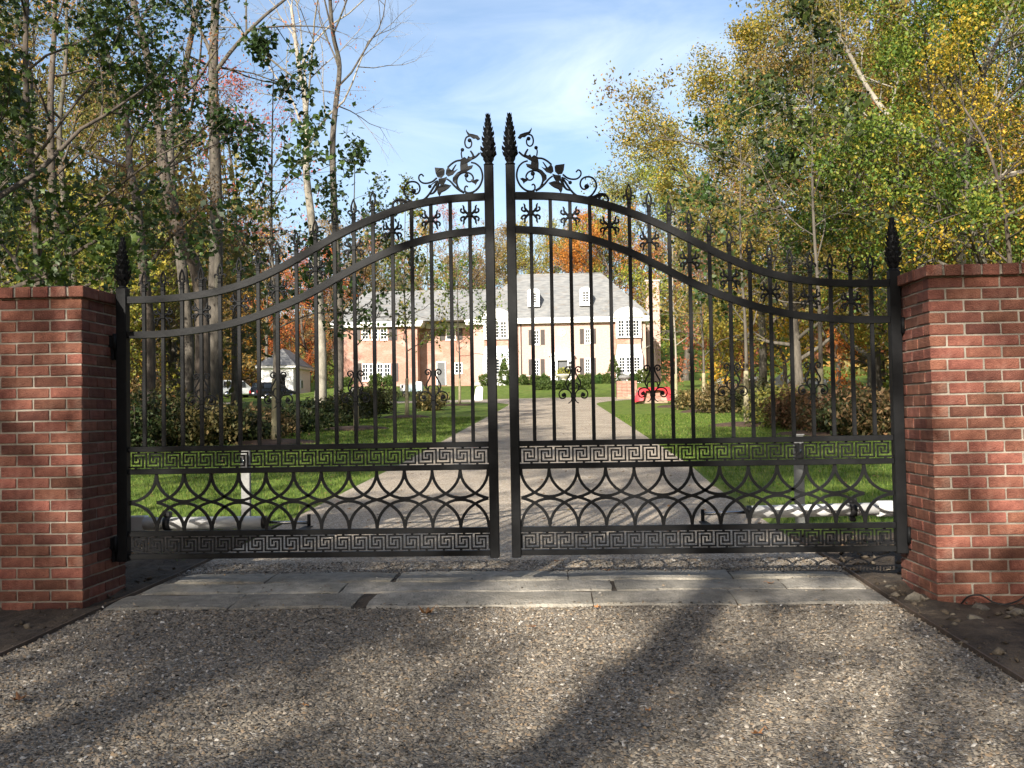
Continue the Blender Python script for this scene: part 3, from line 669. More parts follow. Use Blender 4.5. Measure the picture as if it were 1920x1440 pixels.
def gate_leaf(sg, label):
    X = lambda x: sg * x
    g = thing('driveway_gate', label, 'gate', (sg * 2.43, 0, 0), 'two leaves of the iron driveway gate')
    def B(name, boxes, parent=g, bev=0.002):
        mb = MB()
        for x0, x1, y0, y1, z0, z1 in boxes:
            mb.bbox((X((x0 + x1) / 2), (y0 + y1) / 2, (z0 + z1) / 2), (abs(x1 - x0), y1 - y0, z1 - z0), bev)
        return mb.build(name, IR, parent)
    # posts
    lp = B('latch_post', [(.039, .097, -.029, .029, .222, 2.69)], bev=.004)
    f = MB(); f.lathe((X(.068), 0, 2.69), [(.03, 0), (.034, .006), (.02, .02), (.014, .03)], 10); acanthus(f, (X(.068), 0, 2.70), .322, .052, 5 if sg > 0 else 6); f.build('finial', IR, lp)
    hp = B('hinge_post', [(2.398, 2.464, -.033, .033, .222, 1.962)], bev=.004)
    f = MB(); f.lathe((X(2.431), 0, 1.962), [(.03, 0), (.03, .008), (.018, .02)], 10); acanthus(f, (X(2.431), 0, 1.972), .325, .054, 7 if sg > 0 else 8); f.build('finial', IR, hp)
    x0, x1 = .0975, 2.3975
    for z in (.930, .788, .3945, .2515): B('rail', [(x0, x1, -.019, .019, z - .017, z + .017)])
    for A in (ATs, A2s):
        mb = MB(); n = len(A); V = []
        pts = [(max(x0, min(x1, a)), b) for a, b in A]
        for i, (a, b) in enumerate(pts):
            p, q = pts[max(i - 1, 0)], pts[min(i + 1, n - 1)]; t = Vector((q[0] - p[0], 0, q[1] - p[1])).normalized(); nn = Vector((-t.z, 0, t.x)) * .0215
            for sy, sn in ((-1, -1), (-1, 1), (1, 1), (1, -1)): V.append((X(a + sn * nn.x), sy * .021, b + sn * nn.z))
        Fs = [(i * 4 + k, i * 4 + (k + 1) % 4, (i + 1) * 4 + (k + 1) % 4, (i + 1) * 4 + k) for i in range(n - 1) for k in range(4)] + [(0, 1, 2, 3), tuple((n - 1) * 4 + k for k in (3, 2, 1, 0))]
        mb.add(V, Fs); mb.build('arched_rail', IR, g)
    bx = [.193 + i * (2.292 - .193) / 17 for i in range(18)]
    for i, x in enumerate(bx):
        zt_ = interp(ATs, x); z2 = interp(A2s, x); b = .0112
        bar = B('bar', [(x - b, x + b, -b, b, .9475, zt_ - .016 if i < 5 else zt_ + .052)], bev=.0015)
        if i >= 5:
            z = zt_ + .052; fb = MB(); xx = X(x)
            fb.bbox((xx, 0, z + .004), (.030, .030, .008), .002).bbox((xx, 0, z + .018), (.024, .024, .02), .003).bbox((xx, 0, z + .031), (.030, .030, .007), .002)
            for s_ in (-1, 1):
                fb.tube(smooth_pts([(xx, 0, z + .033), (xx + s_ * .012, 0, z + .05), (xx + s_ * .015, 0, z + .075), (xx + s_ * .010, 0, z + .10), (xx, 0, z + .128)], 3), [(.0065, .008)] * 4 + [.007] * 4 + [.0055] * 4 + [.003], 6)
                fb.tube(smooth_pts([(xx + s_ * .004, 0, z + .036), (xx + s_ * .016, 0, z + .052), (xx + s_ * .029, 0, z + .055), (xx + s_ * .036, 0, z + .045), (xx + s_ * .033, 0, z + .036)], 3), [.0065] * 4 + [.006] * 4 + [.0055] * 4 + [.0065], 6)
            fb.ball((xx, 0, z + .065), .007, 6).ball((xx, 0, z + .128), .0045, 6)
            fb.build('bar_finial', IR, bar)
        if i % 2 == 0:                                           # butterfly of four small hooks between the arches
            zc = (zt_ + z2) / 2; w = MB(); xx = X(x)
            w.bbox((xx, 0, zc), (.031, .031, .032), .004)
            for a in (-1, 1):
                for c in (-1, 1):
                    w.tube(smooth_pts([(xx + a * .010, 0, zc + c * .004), (xx + a * .024, 0, zc + c * .016), (xx + a * .037, 0, zc + c * .034), (xx + a * .038, 0, zc + c * .050), (xx + a * .045, 0, zc + c * .062)], 3), [.0085] * 6 + [.007] * 4 + [.005] * 2 + [.003], 6)
                    w.tube(smooth_pts([(xx + a * .026, 0, zc + c * .018), (xx + a * .042, 0, zc + c * .013), (xx + a * .056, 0, zc + c * .021), (xx + a * .056, 0, zc + c * .034), (xx + a * .048, 0, zc + c * .038)], 3), [.008] * 4 + [.0065] * 8 + [.0065], 6)
            w.build('scroll_collar', IR, g)
        if i in (2, 6, 10, 14):                                  # lyre scrolls low on the bars
            k = .0002437; xx = X(x); w = MB()
            q = lambda a, b, s_: (xx + s_ * (a - 925) * k, -.001, 1.235 - (b - 740) * k)
            for s_ in (-1, 1):
                w.tube(smooth_pts([q(790, 110, s_), q(818, 132, s_), q(792, 172, s_), q(745, 165, s_), q(720, 110, s_), q(745, 60, s_), q(800, 42, s_), q(852, 80, s_), q(858, 190, s_), q(800, 320, s_), q(746, 420, s_), q(738, 500, s_), q(775, 575, s_), q(800, 640, s_)], 4), [.007] + [.0052] * 51 + [.006], 6)
                w.tube(smooth_pts([q(650, 760, s_), q(690, 715, s_), q(722, 765, s_), q(712, 822, s_), q(660, 852, s_), q(598, 840, s_), q(560, 770, s_), q(570, 690, s_), q(630, 632, s_), q(720, 615, s_), q(800, 640, s_), q(855, 700, s_), q(882, 790, s_), q(880, 865, s_), q(850, 940, s_), q(785, 980, s_)], 4), [.006] + [.0048] * 45 + [.0035] * 14 + [.002], 6)
                w.ball(q(668, 765, s_), .0125, 8)
                w.tube(smooth_pts([q(868, 462, s_), q(812, 480, s_), q(792, 560, s_), q(800, 640, s_)], 4), .0045, 6)
            w.bbox((xx, 0, 1.222), (.032, .032, .026), .004)
            w.build('scroll_ornament', IR, g)
    # Greek key bands: each key is cut from plate
    P_ = 2.29 / 21; Hh = .094
    st = .0098
    def key_mesh():
        mb = MB(); y = .004
        def seg(a, b, c, d):
            xa, xb = min(a, c) * P_ * 1.0 - st / 2, max(a, c) * P_ + st / 2; za, zb = min(b, d) * (Hh - st) - Hh / 2, max(b, d) * (Hh - st) + st - Hh / 2
            mb.bb(xa, xb, -y, y, za, zb)
        p1 = [(.0, 0), (.0, 1), (.79, 1), (.79, .25), (.40, .25), (.40, .56)]
        p2 = [(.99, 0), (.20, 0), (.20, .77), (.60, .77), (.60, .50)]
        for pp in (p1, p2):
            for a, b in zip(pp[:-1], pp[1:]): seg(*a, *b)
        mb.bb(.38 * P_, .52 * P_, -y, y, Hh / 2 - .001, Hh / 2 + .010); mb.bb(.55 * P_, .69 * P_, -y, y, -Hh / 2 - .010, -Hh / 2 + .001)
        return mb
    km = key_mesh(); kme = bpy.data.meshes.new('greek_key'); kme.from_pydata([(X(a), b, c) for a, b, c in km.v], [], [f[::-1] if sg < 0 else f for f in km.f]); kme.materials.append(IR)
    for zc in (.859, .323):
        for k in range(21):
            link('greek_key', kme, None, g, (X(.1025 + k * P_) - sg * 2.43, 0, zc))
    # interlaced arcs between the two middle rails
    zt_, zb_, u = .771, .4115, 2.29 / 13; zm = (zt_ + zb_) / 2; ax = lambda k: .103 + k * u
    arcs = []
    def half(kind, top, xa, dirn, xmax):
        pass
    for c in range(1, 13, 2):
        for s_, zr in ((1, zt_), (-1, zb_)):
            arcs.append([(ax(c) - u * cos(pi * t / 16), zr - s_ * (zt_ - zm - .006) * sin(pi * t / 16)) for t in range(17)])
    def ess(k, d, s_):
        pts = []
        for t in np.linspace(0, 1, 9):
            uu = t ** 1.5; dr = sqrt(1 - (1 - uu / 1.35) ** 2) / sqrt(1 - (1 - 1 / 1.35) ** 2); pts.append((ax(k) + d * u * uu, (zt_ - (zt_ - zm) * dr) if s_ > 0 else (zb_ + (zm - zb_) * dr)))
        return pts
    for k in range(1, 13, 2):
        for d in (1, -1):
            for s_ in (1, -1):
                a = ess(k, d, s_)
                a = [p for p in a if x0 <= p[0] <= x1]
                if len(a) > 2: arcs.append(a)
    arcs.append([(ax(13) - .0 - u * sin(t / 8 * pi / 2) , zt_ - (zt_ - zm - .006) * (1 - cos(t / 8 * pi / 2))) for t in range(0)] or [(ax(12), zt_)] + [(ax(12) + u * (t / 8) ** 1.5, zt_ - (zt_ - zm - .006) * sqrt(1 - (1 - (t / 8) ** 1.5) ** 2)) for t in range(1, 9)])
    arcs.append([(ax(12), zb_)] + [(ax(12) + u * (t / 8) ** 1.5, zb_ + (zm - zb_ - .006) * sqrt(1 - (1 - (t / 8) ** 1.5) ** 2)) for t in range(1, 9)])
    for j, a in enumerate(arcs):
        mb = MB(); dy = .0021 * (j % 5 - 2)
        mb.tube([(X(p[0]), dy, p[1]) for p in a], [(.0098, .0125)] * len(a), 4, flat=(0, 1, 0), smooth=False); mb.build('arc', IR, g)
    # vine scrollwork climbing to the tall post
    for pts, r0, r1, bud in SCROLLS:
        mb = MB(); wp = [zp(*p) for p in pts]; sp = smooth_pts([(X(a), 0.0, b) for a, b in wp], 4); n = len(sp); kk = .00049
        mb.tube(sp, [(kk * (r0 + (r1 - r0) * i / (n - 1)) * 1.6) for i in range(n)], 7)
        if bud:
            e = sp[-1]; mb.ball((e[0], 0, e[2]), bud * kk * 1.15, 8)
        mb.build('vine_scroll', IR, g)
    for k, poly in enumerate(LEAVES):
        mb = MB(); earclip_fan(mb, [(X(a), b) for a, b in (zp(*p) for p in poly)], -.006 + .004 * (k % 3), .0045, 0); mb.build('iron_leaf', IR, g)
    # hinges on the outer post
    for z in (1.62, .335):
        mb = MB()
        mb.bbox((X(2.487), -.01, z), (.055, .05, .075), .005); mb.lathe((X(2.470), -.035, z - .05), [(.014, 0), (.014, .1)], 10)
        mb.bbox((X(2.489), .02, z - .075), (.02, .10, .08), .004)
        mb.prism([(X(2.465), z - .115), (X(2.51), z - .115), (X(2.51), z - .06), (X(2.465), z - .02)], -.004, .004)
        mb.build('hinge', IR, g)
    return g
gate_l = gate_leaf(-1, 'black iron gate leaf hinged on the pillar with the dark inner side')
gate_r = gate_leaf(1, 'black iron gate leaf hinged on the pillar with the sunlit inner side')

# gate openers: white tubes behind the leaves
def opener(sg, x0, x1, z0, z1, label):
    o = thing('gate_opener', label, 'gate opener', (sg * x1, .34, z1), 'gate openers behind the leaves')
    mb = MB(); mb.tube([(sg * x0, .33, z0), (sg * x1, .34, z1)], .041, 20); mb.build('motor_tube', M_['tube_white'], o)
    e = MB(); e.tube([(sg * (x0 - .022), .3297, z0), (sg * (x0 + .006), .33, z0)], .0425, 20); e.build('end_cap', M_['black_plastic'], o)
    t = (x0 * .2 + x1 * .8); zz = z0 * .2 + z1 * .8
    cl = MB(); cl.tube([(sg * (t - .022), .337, zz), (sg * (t + .022), .338, zz)], .048, 20); cl.bbox((sg * t, .33, zz + .062), (.05, .05, .035), .006); cl.bbox((sg * t, .33, zz - .062), (.035, .04, .03), .006); cl.build('clamp', M_['black_plastic'], o)
    rd = MB(); rd.tube([(sg * (x0 - .02), .33, z0), (sg * (x0 - .30), .315, z0 - .006)], .011, 10); rd.build('piston_rod', M_['steel'], o)
    br = MB(); br.bbox((sg * (x0 - .31), .17, .3945), (.05, .30, .012), .002); br.tube([(sg * (x0 - .31), .315, .36), (sg * (x0 - .31), .315, .475)], .012, 8); br.build('gate_bracket', IR, o)
    bk = MB(); bk.bbox((sg * (x1 + .05), .36, z1), (.12, .07, .10), .006); bk.build('wall_bracket', M_['tube_white'], o)
opener(-1, 1.63, 2.44, .425, .425, 'white tubular gate opener behind the leaf on the shaded pillar')
opener(1, 1.58, 2.40, .452, .462, 'white tubular gate opener behind the leaf on the sunlit pillar')

# sensor posts just inside the gate
for x, y, h, lab in ((-2.60, 3.05, .80, 'grey sensor post on the grass behind the leaf of the shaded pillar'), (2.47, 2.75, .84, 'grey sensor post on the grass behind the leaf of the sunlit pillar')):
    z = gz(x, y); o = thing('sensor_post', lab, 'post', (x, y, z), 'sensor posts inside the gate')
    mb = MB(); mb.bbox((x, y, z + h / 2 - .05), (.082, .05, h), .004); mb.build('post', M_['post_grey'], o)
    b = MB(); b.bbox((x, y - .045, z + h - .19), (.072, .04, .13), .006); bo = b.build('sensor_box', M_['black_plastic'], o)
    l = MB(); l.lathe((x, y - .066, z + h - .20), [(.018, 0), (.018, .03)], 10); l.build('lens', M_['glass'], bo)
    c = MB(); c.bbox((x, y, z + h - .045), (.098, .066, .012), .003); c.build('cap', M_['post_grey'], o)


# ------------------------------------------------------------------ the brick house
HX0, HY, HZ = 0.80, 95.0, 4.02
def hp(px, py, Y=95.0):
    p = at(px, py, Y); return float(p[0]), float(p[2])
def brick_house():
    h = thing('brick_house', 'large red brick house with grey slate hip roofs and white bays', 'house', (HX0, HY, HZ))
    zb = HZ - .6; ze = hp(1050, 606)[1]                       # wall foot and eaves
    xl, xr = hp(884, 600)[0], hp(1210, 600)[0]                # main block
    wl, wr = hp(632, 605)[0], hp(782, 605)[0]                 # projecting end of the wing
    BR = M_['hbrick']
    def P(name, mb, mat_, par=h): return mb.build(name, mat_, par)
    P('wall', MB().bb(xl, xr, 95, 107, zb, ze), M_['hbrick_pale'])
    P('wall', MB().bb(wr + .01, xl - .01, 97.2, 105, zb, ze - .012), BR)
    P('wall', MB().bb(wl, wr, 95.02, 106, zb, ze - .006), BR)
    P('plinth', MB().bb(xl - .05, xr + .05, 94.88, 94.97, zb, HZ + .55), M_['stone'])
    def eave(x0, x1, y0, y1, z):
        mb = MB(); o = .55
        mb.bb(x0 - o, x1 + o, y0 - o, y1 + o, z, z + .30); mb.bb(x0 - o - .12, x1 + o + .12, y0 - o - .12, y1 + o + .12, z + .30, z + .52)
        P('cornice', mb, M_['white'])
    eave(xl, xr, 95, 107, ze); eave(wl, wr, 95.02, 106, ze - .006 - .03)
    P('cornice', MB().bb(wr + .7, xl - .7, 96.7, 97.15, ze - .1, ze + .40), M_['white'])
    def hip(x0, x1, y0, y1, z0, rx0, rx1, ry, rz, open_r=False):
        o = .62
        V = [(x0 - o, y0 - o, z0), (x1 + o, y0 - o, z0), (x1 + o, y1 + o, z0), (x0 - o, y1 + o, z0), (rx0, ry, rz), (rx1, ry, rz)]
        rf = P('roof', MB().add(V, [(0, 1, 5, 4), (1, 2, 5), (2, 3, 4, 5), (3, 0, 4), (0, 3, 2, 1)]), M_['slate'])
        P('ridge_cap', MB().tube([(rx0, ry, rz), (rx1, ry, rz)], .09, 6), M_['slate'], rf)
        return rf
    rz_ = at(1050, 514, 101.0); zroof = ze + .53
    hip(xl, xr, 95, 107, zroof, at(970, 514, 101)[0], at(1128, 514, 101)[0], 101, rz_[2])
    wz = at(800, 546, 100.5)[2]
    hip(wl, xl + 3, 95.02, 106, zroof - .05, at(683, 548, 100.5)[0], xl + 4, 100.5, wz)
    # chimneys
    for (a, b, t, y) in ((1211, 1236, 528, 103.5),):
        x0, z1 = hp(a, t, y); x1, _ = hp(b, t, y)
        c = P('chimney', MB().bb(x0, x1, y, y + 1.2, zb, z1), M_['hbrick_pale']); P('chimney_cap', MB().bb(x0 - .1, x1 + .1, y - .1, y + 1.3, z1, z1 + .18), M_['stone'], c)
    def window(x0, x1, z0, z1, y, nx, nz, fr=.09, arch=0.0, par=h, name='window'):
        mb = MB(); d = .07
        mb.bb(x0, x0 + fr, y - d, y, z0, z1).bb(x1 - fr, x1, y - d, y, z0, z1).bb(x0 + fr, x1 - fr, y - d, y, z0, z0 + fr).bb(x0 + fr, x1 - fr, y - d, y, z1 - fr, z1)
        mb.bb(x0 - .06, x1 + .06, y - .12, y, z0 - .08, z0 - .002)
        mw = .045
        for i in range(1, nx):
            x = x0 + fr + (x1 - x0 - 2 * fr) * i / nx; mb.bb(x - mw / 2, x + mw / 2, y - .055, y - .006, z0 + fr, z1 - fr)
        for i in range(1, nz):
            z = z0 + fr + (z1 - z0 - 2 * fr) * i / nz; mb.bb(x0 + fr, x1 - fr, y - .053, y - .006, z - mw / 2, z + mw / 2)
        w = P(name, mb, M_['white'], par)
        P('pane', MB().bb(x0 + fr, x1 - fr, y - .03, y - .002, z0 + fr, z1 - fr), M_['glass'], w)
        return w
    def shutter(x0, x1, z0, z1, y):
        mb = MB().bb(x0, x1, y - .05, y - .003, z0, z1)
        n = 9
        for i in range(n):
            z = z0 + .08 + (z1 - z0 - .16) * (i + .5) / n; mb.bb(x0 + .07, x1 - .07, y - .065, y - .05, z - .06, z + .03)
        P('shutter', mb, M_['shutter'])
    def win_px(a, b, t, u, y, nx, nz, sh=None):
        x0, z1 = hp(a, t, y); x1, z0 = hp(b, u, y)
        window(x0, x1, z0, z1, y, nx, nz)
        for s_ in sh or ():
            q0, _ = hp(s_[0], t, y); q1, _ = hp(s_[1], t, y); shutter(q0, q1, z0 - .03, z1 + .03, y)
    # main front
    win_px(1000.5, 1011.5, 619, 646, 95, 2, 4, [(991, 998.5), (1013.5, 1021)]); win_px(1000.5, 1011.5, 674, 706, 95, 2, 5, [(991, 998.5), (1013.5, 1021)])
    win_px(1096.5, 1107.5, 617, 644, 95, 2, 4, [(1087, 1094.5), (1109.5, 1117)]); win_px(1096.5, 1107.5, 672, 704, 95, 2, 5, [(1087, 1094.5), (1109.5, 1117)])
    # wing
    for a in (678, 696, 712.5): win_px(a, a + 14, 616, 637, 95.02, 2, 3)
    for q in ((665, 676), (728.5, 745)):
        x0, z1 = hp(q[0], 615); x1, z0 = hp(q[1], 638); shutter(x0, x1, z0, z1, 95.02)
    for a in (679, 692, 706.5, 720): win_px(a, a + 12.5, 682, 714, 95.02, 2, 4)
    for q in ((667, 678), (734, 747)):
        x0, z1 = hp(q[0], 681); x1, z0 = hp(q[1], 715); shutter(x0, x1, z0, z1, 95.02)
    win_px(836, 855, 616, 637, 97.2, 2, 3, [(824, 834), (857, 867)])
    win_px(852, 867, 680, 700, 97.2, 2, 3)
    x0, z1 = hp(818, 678, 97.2); x1, z0 = hp(837, 722, 97.2)
    d = P('side_door', MB().bb(x0 + .1, x1 - .1, 97.1, 97.19, z0, z1 - .1), M_['door']); P('door_frame', MB().bb(x0, x0 + .1, 97.05, 97.19, z0, z1).bb(x1 - .1, x1, 97.05, 97.19, z0, z1).bb(x0 + .1, x1 - .1, 97.05, 97.19, z1 - .1, z1), M_['white'], d)
    # brick quoin pilasters
    for a in (958, 1145): 
        x0 = hp(a, 600)[0]; P('pilaster', MB().bb(x0, x0 + .7, 94.9, 94.99, zb, ze - .01), M_['stone'] if False else BR)
    # two bays with segmental pediments
    for a, b, tt in ((905, 956, 580), (1152, 1203, 577)):
        x0, _ = hp(a, 600); x1, _ = hp(b, 600); xc = (x0 + x1) / 2; z_ped = hp(a, tt + 20)[1]; z_top = hp((a + b) / 2, tt)[1]
        bay = P('bay', MB().bb(x0 + .15, x1 - .15, 94.55, 94.995, zb, z_ped - .01), BR)
        arc = [(x0 - .1, z_ped)] + [(xc + (x1 - x0 + .2) / 2 * -cos(pi * t / 12), z_ped + .2 + (z_top - z_ped - .2) * sin(pi * t / 12)) for t in range(13)] + [(x1 + .1, z_ped)]
        P('pediment', MB().prism(arc, 94.2, 96.5), M_['white'], bay)
        zu1 = hp(a, tt + 24)[1]; zu0 = hp(a, tt + 56)[1]; zc1 = hp(a, tt + 70)[1]; zc0 = hp(a, tt + 90)[1]; zl0 = hp(a, tt + 128)[1]
        P('bay_frame', MB().bb(x0 + .1, x1 - .1, 94.4, 94.55, zu0 - .12, zu1 + .15), M_['white'], bay)
        P('bay_frame', MB().bb(x0 + .02, x1 - .02, 94.3, 94.55, HZ - .3, zc0), M_['white'], bay)
        P('lead_panel', MB().add([(x0 + .25, 94.5, zc1), (x1 - .25, 94.5, zc1), (x1 - .05, 94.2, zc0 + .02), (x0 + .05, 94.2, zc0 + .02), (x0 + .25, 94.56, zc1), (x1 - .25, 94.56, zc1), (x1 - .05, 94.56, zc0 + .02), (x0 + .05, 94.56, zc0 + .02)], [(0, 1, 2, 3), (4, 7, 6, 5), (0, 4, 5, 1), (1, 5, 6, 2), (2, 6, 7, 3), (3, 7, 4, 0)]), M_['lead'], bay)
        ww = (x1 - x0 - .5) / 3
        for k in range(3):
            q = x0 + .25 + ww * k
            window(q + .03, q + ww - .03, zu0, zu1, 94.4, 2, 5); window(q + .03, q + ww - .03, zl0 + .25, zc0 - .18, 94.3, 2, 5)
    # round window over the door
    cx, cz = hp(1053.5, 624); rr = 6.2 / 18.6
    ring = [(cx + rr * cos(2 * pi * t / 20), 94.97, cz + rr * sin(2 * pi * t / 20)) for t in range(21)]
    rw = P('round_window', MB().tube(ring, .06, 6, caps=False), M_['white']); P('pane', MB().prism([(cx + rr * cos(2 * pi * t / 20), cz + rr * sin(2 * pi * t / 20)) for t in range(20)], 94.96, 94.995), M_['glass'], rw)
    sp = MB()
    for t in range(4): sp.box((cx, 94.95, cz), (rr * 2, .03, .05), Matrix.Rotation(pi * t / 4, 3, 'Y'))
    P('spokes', sp, M_['white'], rw)
    # entrance
    x0, z1 = hp(1032, 668); x1, z0 = hp(1076, 719); a0, zd = hp(1045, 676); a1, _ = hp(1064, 676)
    ds = MB().bb(x0, a0, 94.4, 94.99, z0, z1).bb(a1, x1, 94.4, 94.99, z0, z1).bb(a0, a1, 94.4, 94.99, zd, z1)
    ds.prism([(x0 - .15, z1)] + [((x0 + x1) / 2 - (x1 - x0 + .3) / 2 * cos(pi * t / 10), z1 + .45 * sin(pi * t / 10)) for t in range(11)] + [(x1 + .15, z1)], 94.3, 94.995)
    es = P('door_surround', ds, M_['white'])
    P('front_door', MB().bb(a0, a1, 94.75, 94.9, z0, zd).bb(a0 + .15, a1 - .15, 94.71, 94.75, z0 + 1.0, zd - .2), M_['door'], es)
    for s_ in (x0 + .2, x1 - .55): window(s_, s_ + .35, z0 + .7, zd - .1, 94.4, 1, 4, .04)
    for a, b in ((965, 1032), (1076, 1146)):
        q0, t1 = hp(a, 706, 93.2); q1, _ = hp(b, 706, 93.2); lw = P('terrace_wall', MB().bb(q0, q1, 93.0, 93.4, zb, t1), BR); P('coping', MB().bb(q0 - .04, q1 + .04, 92.95, 93.45, t1, t1 + .07), M_['stone'], lw)
    # dormers
    for a, b, t, u in ((989, 1012, 541, 575), (1086, 1110, 538.5, 573)):
        y = 95.65; x0, z1 = hp(a, t, y); x1, z0 = hp(b, u, y); xc = (x0 + x1) / 2
        prof = [(x0, z0), (x1, z0), (x1, z1 - .35)] + [(xc + (x1 - x0) / 2 * cos(pi * k / 8), z1 - .35 + .35 * sin(pi * k / 8)) for k in range(1, 8)] + [(x0, z1 - .35)]
        dm = P('dormer', MB().prism(prof, y, y + 3.2), M_['slate'])
        P('dormer_front', MB().prism(prof, y - .08, y - .003), M_['white'], dm)
        w_ = (x1 - x0) * .26; window(xc - w_, xc + w_, z0 + .35, z1 - .45, y - .08, 2, 4, .05)
    # downspouts
    for a, y in ((1150, 94.93), (884.5, 94.93), (977, 94.95)):
        x, _ = hp(a, 640); P('downspout', MB().tube([(x, y, zb), (x, y, ze)], .055, 8), M_['shutter'])
    return h
brick_house()

# tiered stone planter before the door
pl = thing('stone_planter', 'pale tiered stone planter in front of the house door', 'planter', (0.9, 86, gz(.9, 86)))
x_, z_ = 0.95, gz(.9, 86)
MB().lathe((x_, 86, z_), [(.5, 0), (.5, .35), (.25, .45), (.25, .75), (.75, .9), (.8, 1.05), (.3, 1.1)], 20).build('basin', M_['stone'], pl)
def np_lobed(C, n, sigma, size, r, up=0.35):
    """broad five-pointed leaves: ten-sided fans, slightly cupped"""
    i = r.integers(0, len(C), n); p = C[i] + r.normal(0, 1, (n, 3)) * sigma
    d = r.normal(0, 1, (n, 3)); d[:, 2] -= up; d /= np.linalg.norm(d, axis=1)[:, None]
    s_ = np.cross(d, r.normal(0, 1, (n, 3)) + np.array([0, 0, 1.2])); s_ /= np.linalg.norm(s_, axis=1)[:, None] + 1e-9
    nn = np.cross(d, s_); L = size * r.uniform(.55, 1.25, n)
    a = np.array([0, 28, 52, 80, 108, 180, 252, 280, 308, 332]) * pi / 180; q = np.array([1, .55, .85, .45, .62, .12, .62, .45, .85, .55]) * .62
    V = p[:, None, :] + L[:, None, None] * (d[:, None, :] * (q * np.cos(a) + .35)[None, :, None] + s_[:, None, :] * (q * np.sin(a))[None, :, None] + nn[:, None, :] * (.10 * (q * np.sin(a)) ** 2 * 3)[None, :, None])
    c = p + d * L[:, None] * .35 - nn * L[:, None] * .05
    V = np.concatenate([V, c[:, None, :]], 1)
    k = np.arange(10); tri_ = np.stack([k, (k + 1) % 10, np.full(10, 10)], -1)
    return V.reshape(-1, 3), (np.arange(n)[:, None, None] * 11 + tri_[None]).reshape(-1, 3), i
def np_leaves(C, n, sigma, size, r, flat=0.5, up=0.3):
    """n leaf quads scattered round the anchor points C; returns verts, quads, tint"""
    i = r.integers(0, len(C), n); p = C[i] + r.normal(0, 1, (n, 3)) * sigma
    d = r.normal(0, 1, (n, 3)); d[:, 2] -= up; d /= np.linalg.norm(d, axis=1)[:, None]
    s_ = np.cross(d, r.normal(0, 1, (n, 3)) + np.array([0, 0, 1.2])); s_ /= np.linalg.norm(s_, axis=1)[:, None] + 1e-9
    nn = np.cross(d, s_)
    L = size * r.uniform(.6, 1.35, n)[:, None]; w = L * flat
    V = np.stack([p, p + d * L * .45 + s_ * w * .5 + nn * L * .1, p + d * L, p + d * L * .45 - s_ * w * .5 + nn * L * .1], 1)
    return V.reshape(-1, 3), np.arange(4 * n).reshape(n, 4), i
def blob_anchors(r, n, rx, ry, rz, zc, hollow=.6):
    d = r.normal(0, 1, (n, 3)); d /= np.linalg.norm(d, axis=1)[:, None]
    q = hollow + (1 - hollow) * r.random(n) ** .6
    bumps = 1 + .16 * np.sin(d[:, 0] * 5 + d[:, 2] * 4 + r.uniform(0, 6)) + .12 * np.sin(d[:, 1] * 7 + 2 + r.uniform(0, 6))
    P = d * (q * bumps)[:, None] * np.array([rx, ry, rz]); P[:, 2] += zc
    return P[P[:, 2] > .03]
rg = np.random.default_rng(40)
V, Q, i_ = np_leaves(blob_anchors(rg, 300, .72, .72, .5, 1.2), 1400, .05, .13, rg)
link('foliage', mesh_np('foliage', V + np.array([x_ - .9, 0, 0]), Q, None, {'tint': rg.random(len(Q))}), LEAF['yellow_green'], pl)

# clipped boxwoods, cones and low hedge before the house
def leafy(name, label, cat, loc, dims, n, size, mat_, seed, group=None, stems=6, zc=None, hollow=.6, sigma=.05, cone=False):
    r = np.random.default_rng(seed); rx, ry, rz = dims
    o = thing(name, label, cat, loc, group)
    A = blob_anchors(r, max(120, n // 5), rx, ry, rz, zc if zc is not None else rz * .9, hollow)
    if cone:
        k = np.clip(1.15 - A[:, 2] / (rz * 2.0), .12, 1); A[:, 0] *= k; A[:, 1] *= k
    V, Q, i = np_leaves(A, n, sigma, size, r)
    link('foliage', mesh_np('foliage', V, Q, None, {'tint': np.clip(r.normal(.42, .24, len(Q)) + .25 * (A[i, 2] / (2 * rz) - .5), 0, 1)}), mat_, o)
    mb = MB()
    for k in range(stems):
        a = 2 * pi * k / max(stems, 1) + r.uniform(-.4, .4); q = r.uniform(.35, .75)
        mb.tube([(loc[0] + .04 * cos(a), loc[1] + .04 * sin(a), loc[2] - .03), (loc[0] + rx * q * .5 * cos(a), loc[1] + ry * q * .5 * sin(a), loc[2] + rz * .8), (loc[0] + rx * q * cos(a), loc[1] + ry * q * sin(a), loc[2] + rz * 1.5)], [.018, .012, .005], 5)
    if stems: mb.build('stem', M_['bark_dark'], o)
    return o
BX = [(958, .42, 0), (982, .50, 0), (1003, .46, 0), (1022, .50, 0), (1090, .44, 0), (1105, .50, 0), (1121, .46, 0), (1137, .48, 0), (945, .75, 1), (1151, .8, 1), (910, .6, 0), (1188, .45, 0), (1207, .7, 0), (704, .6, 0), (728, .5, 0), (650, .5, 0)]
ORD = ['first', 'second', 'third', 'fourth', 'fifth', 'sixth', 'seventh', 'eighth']
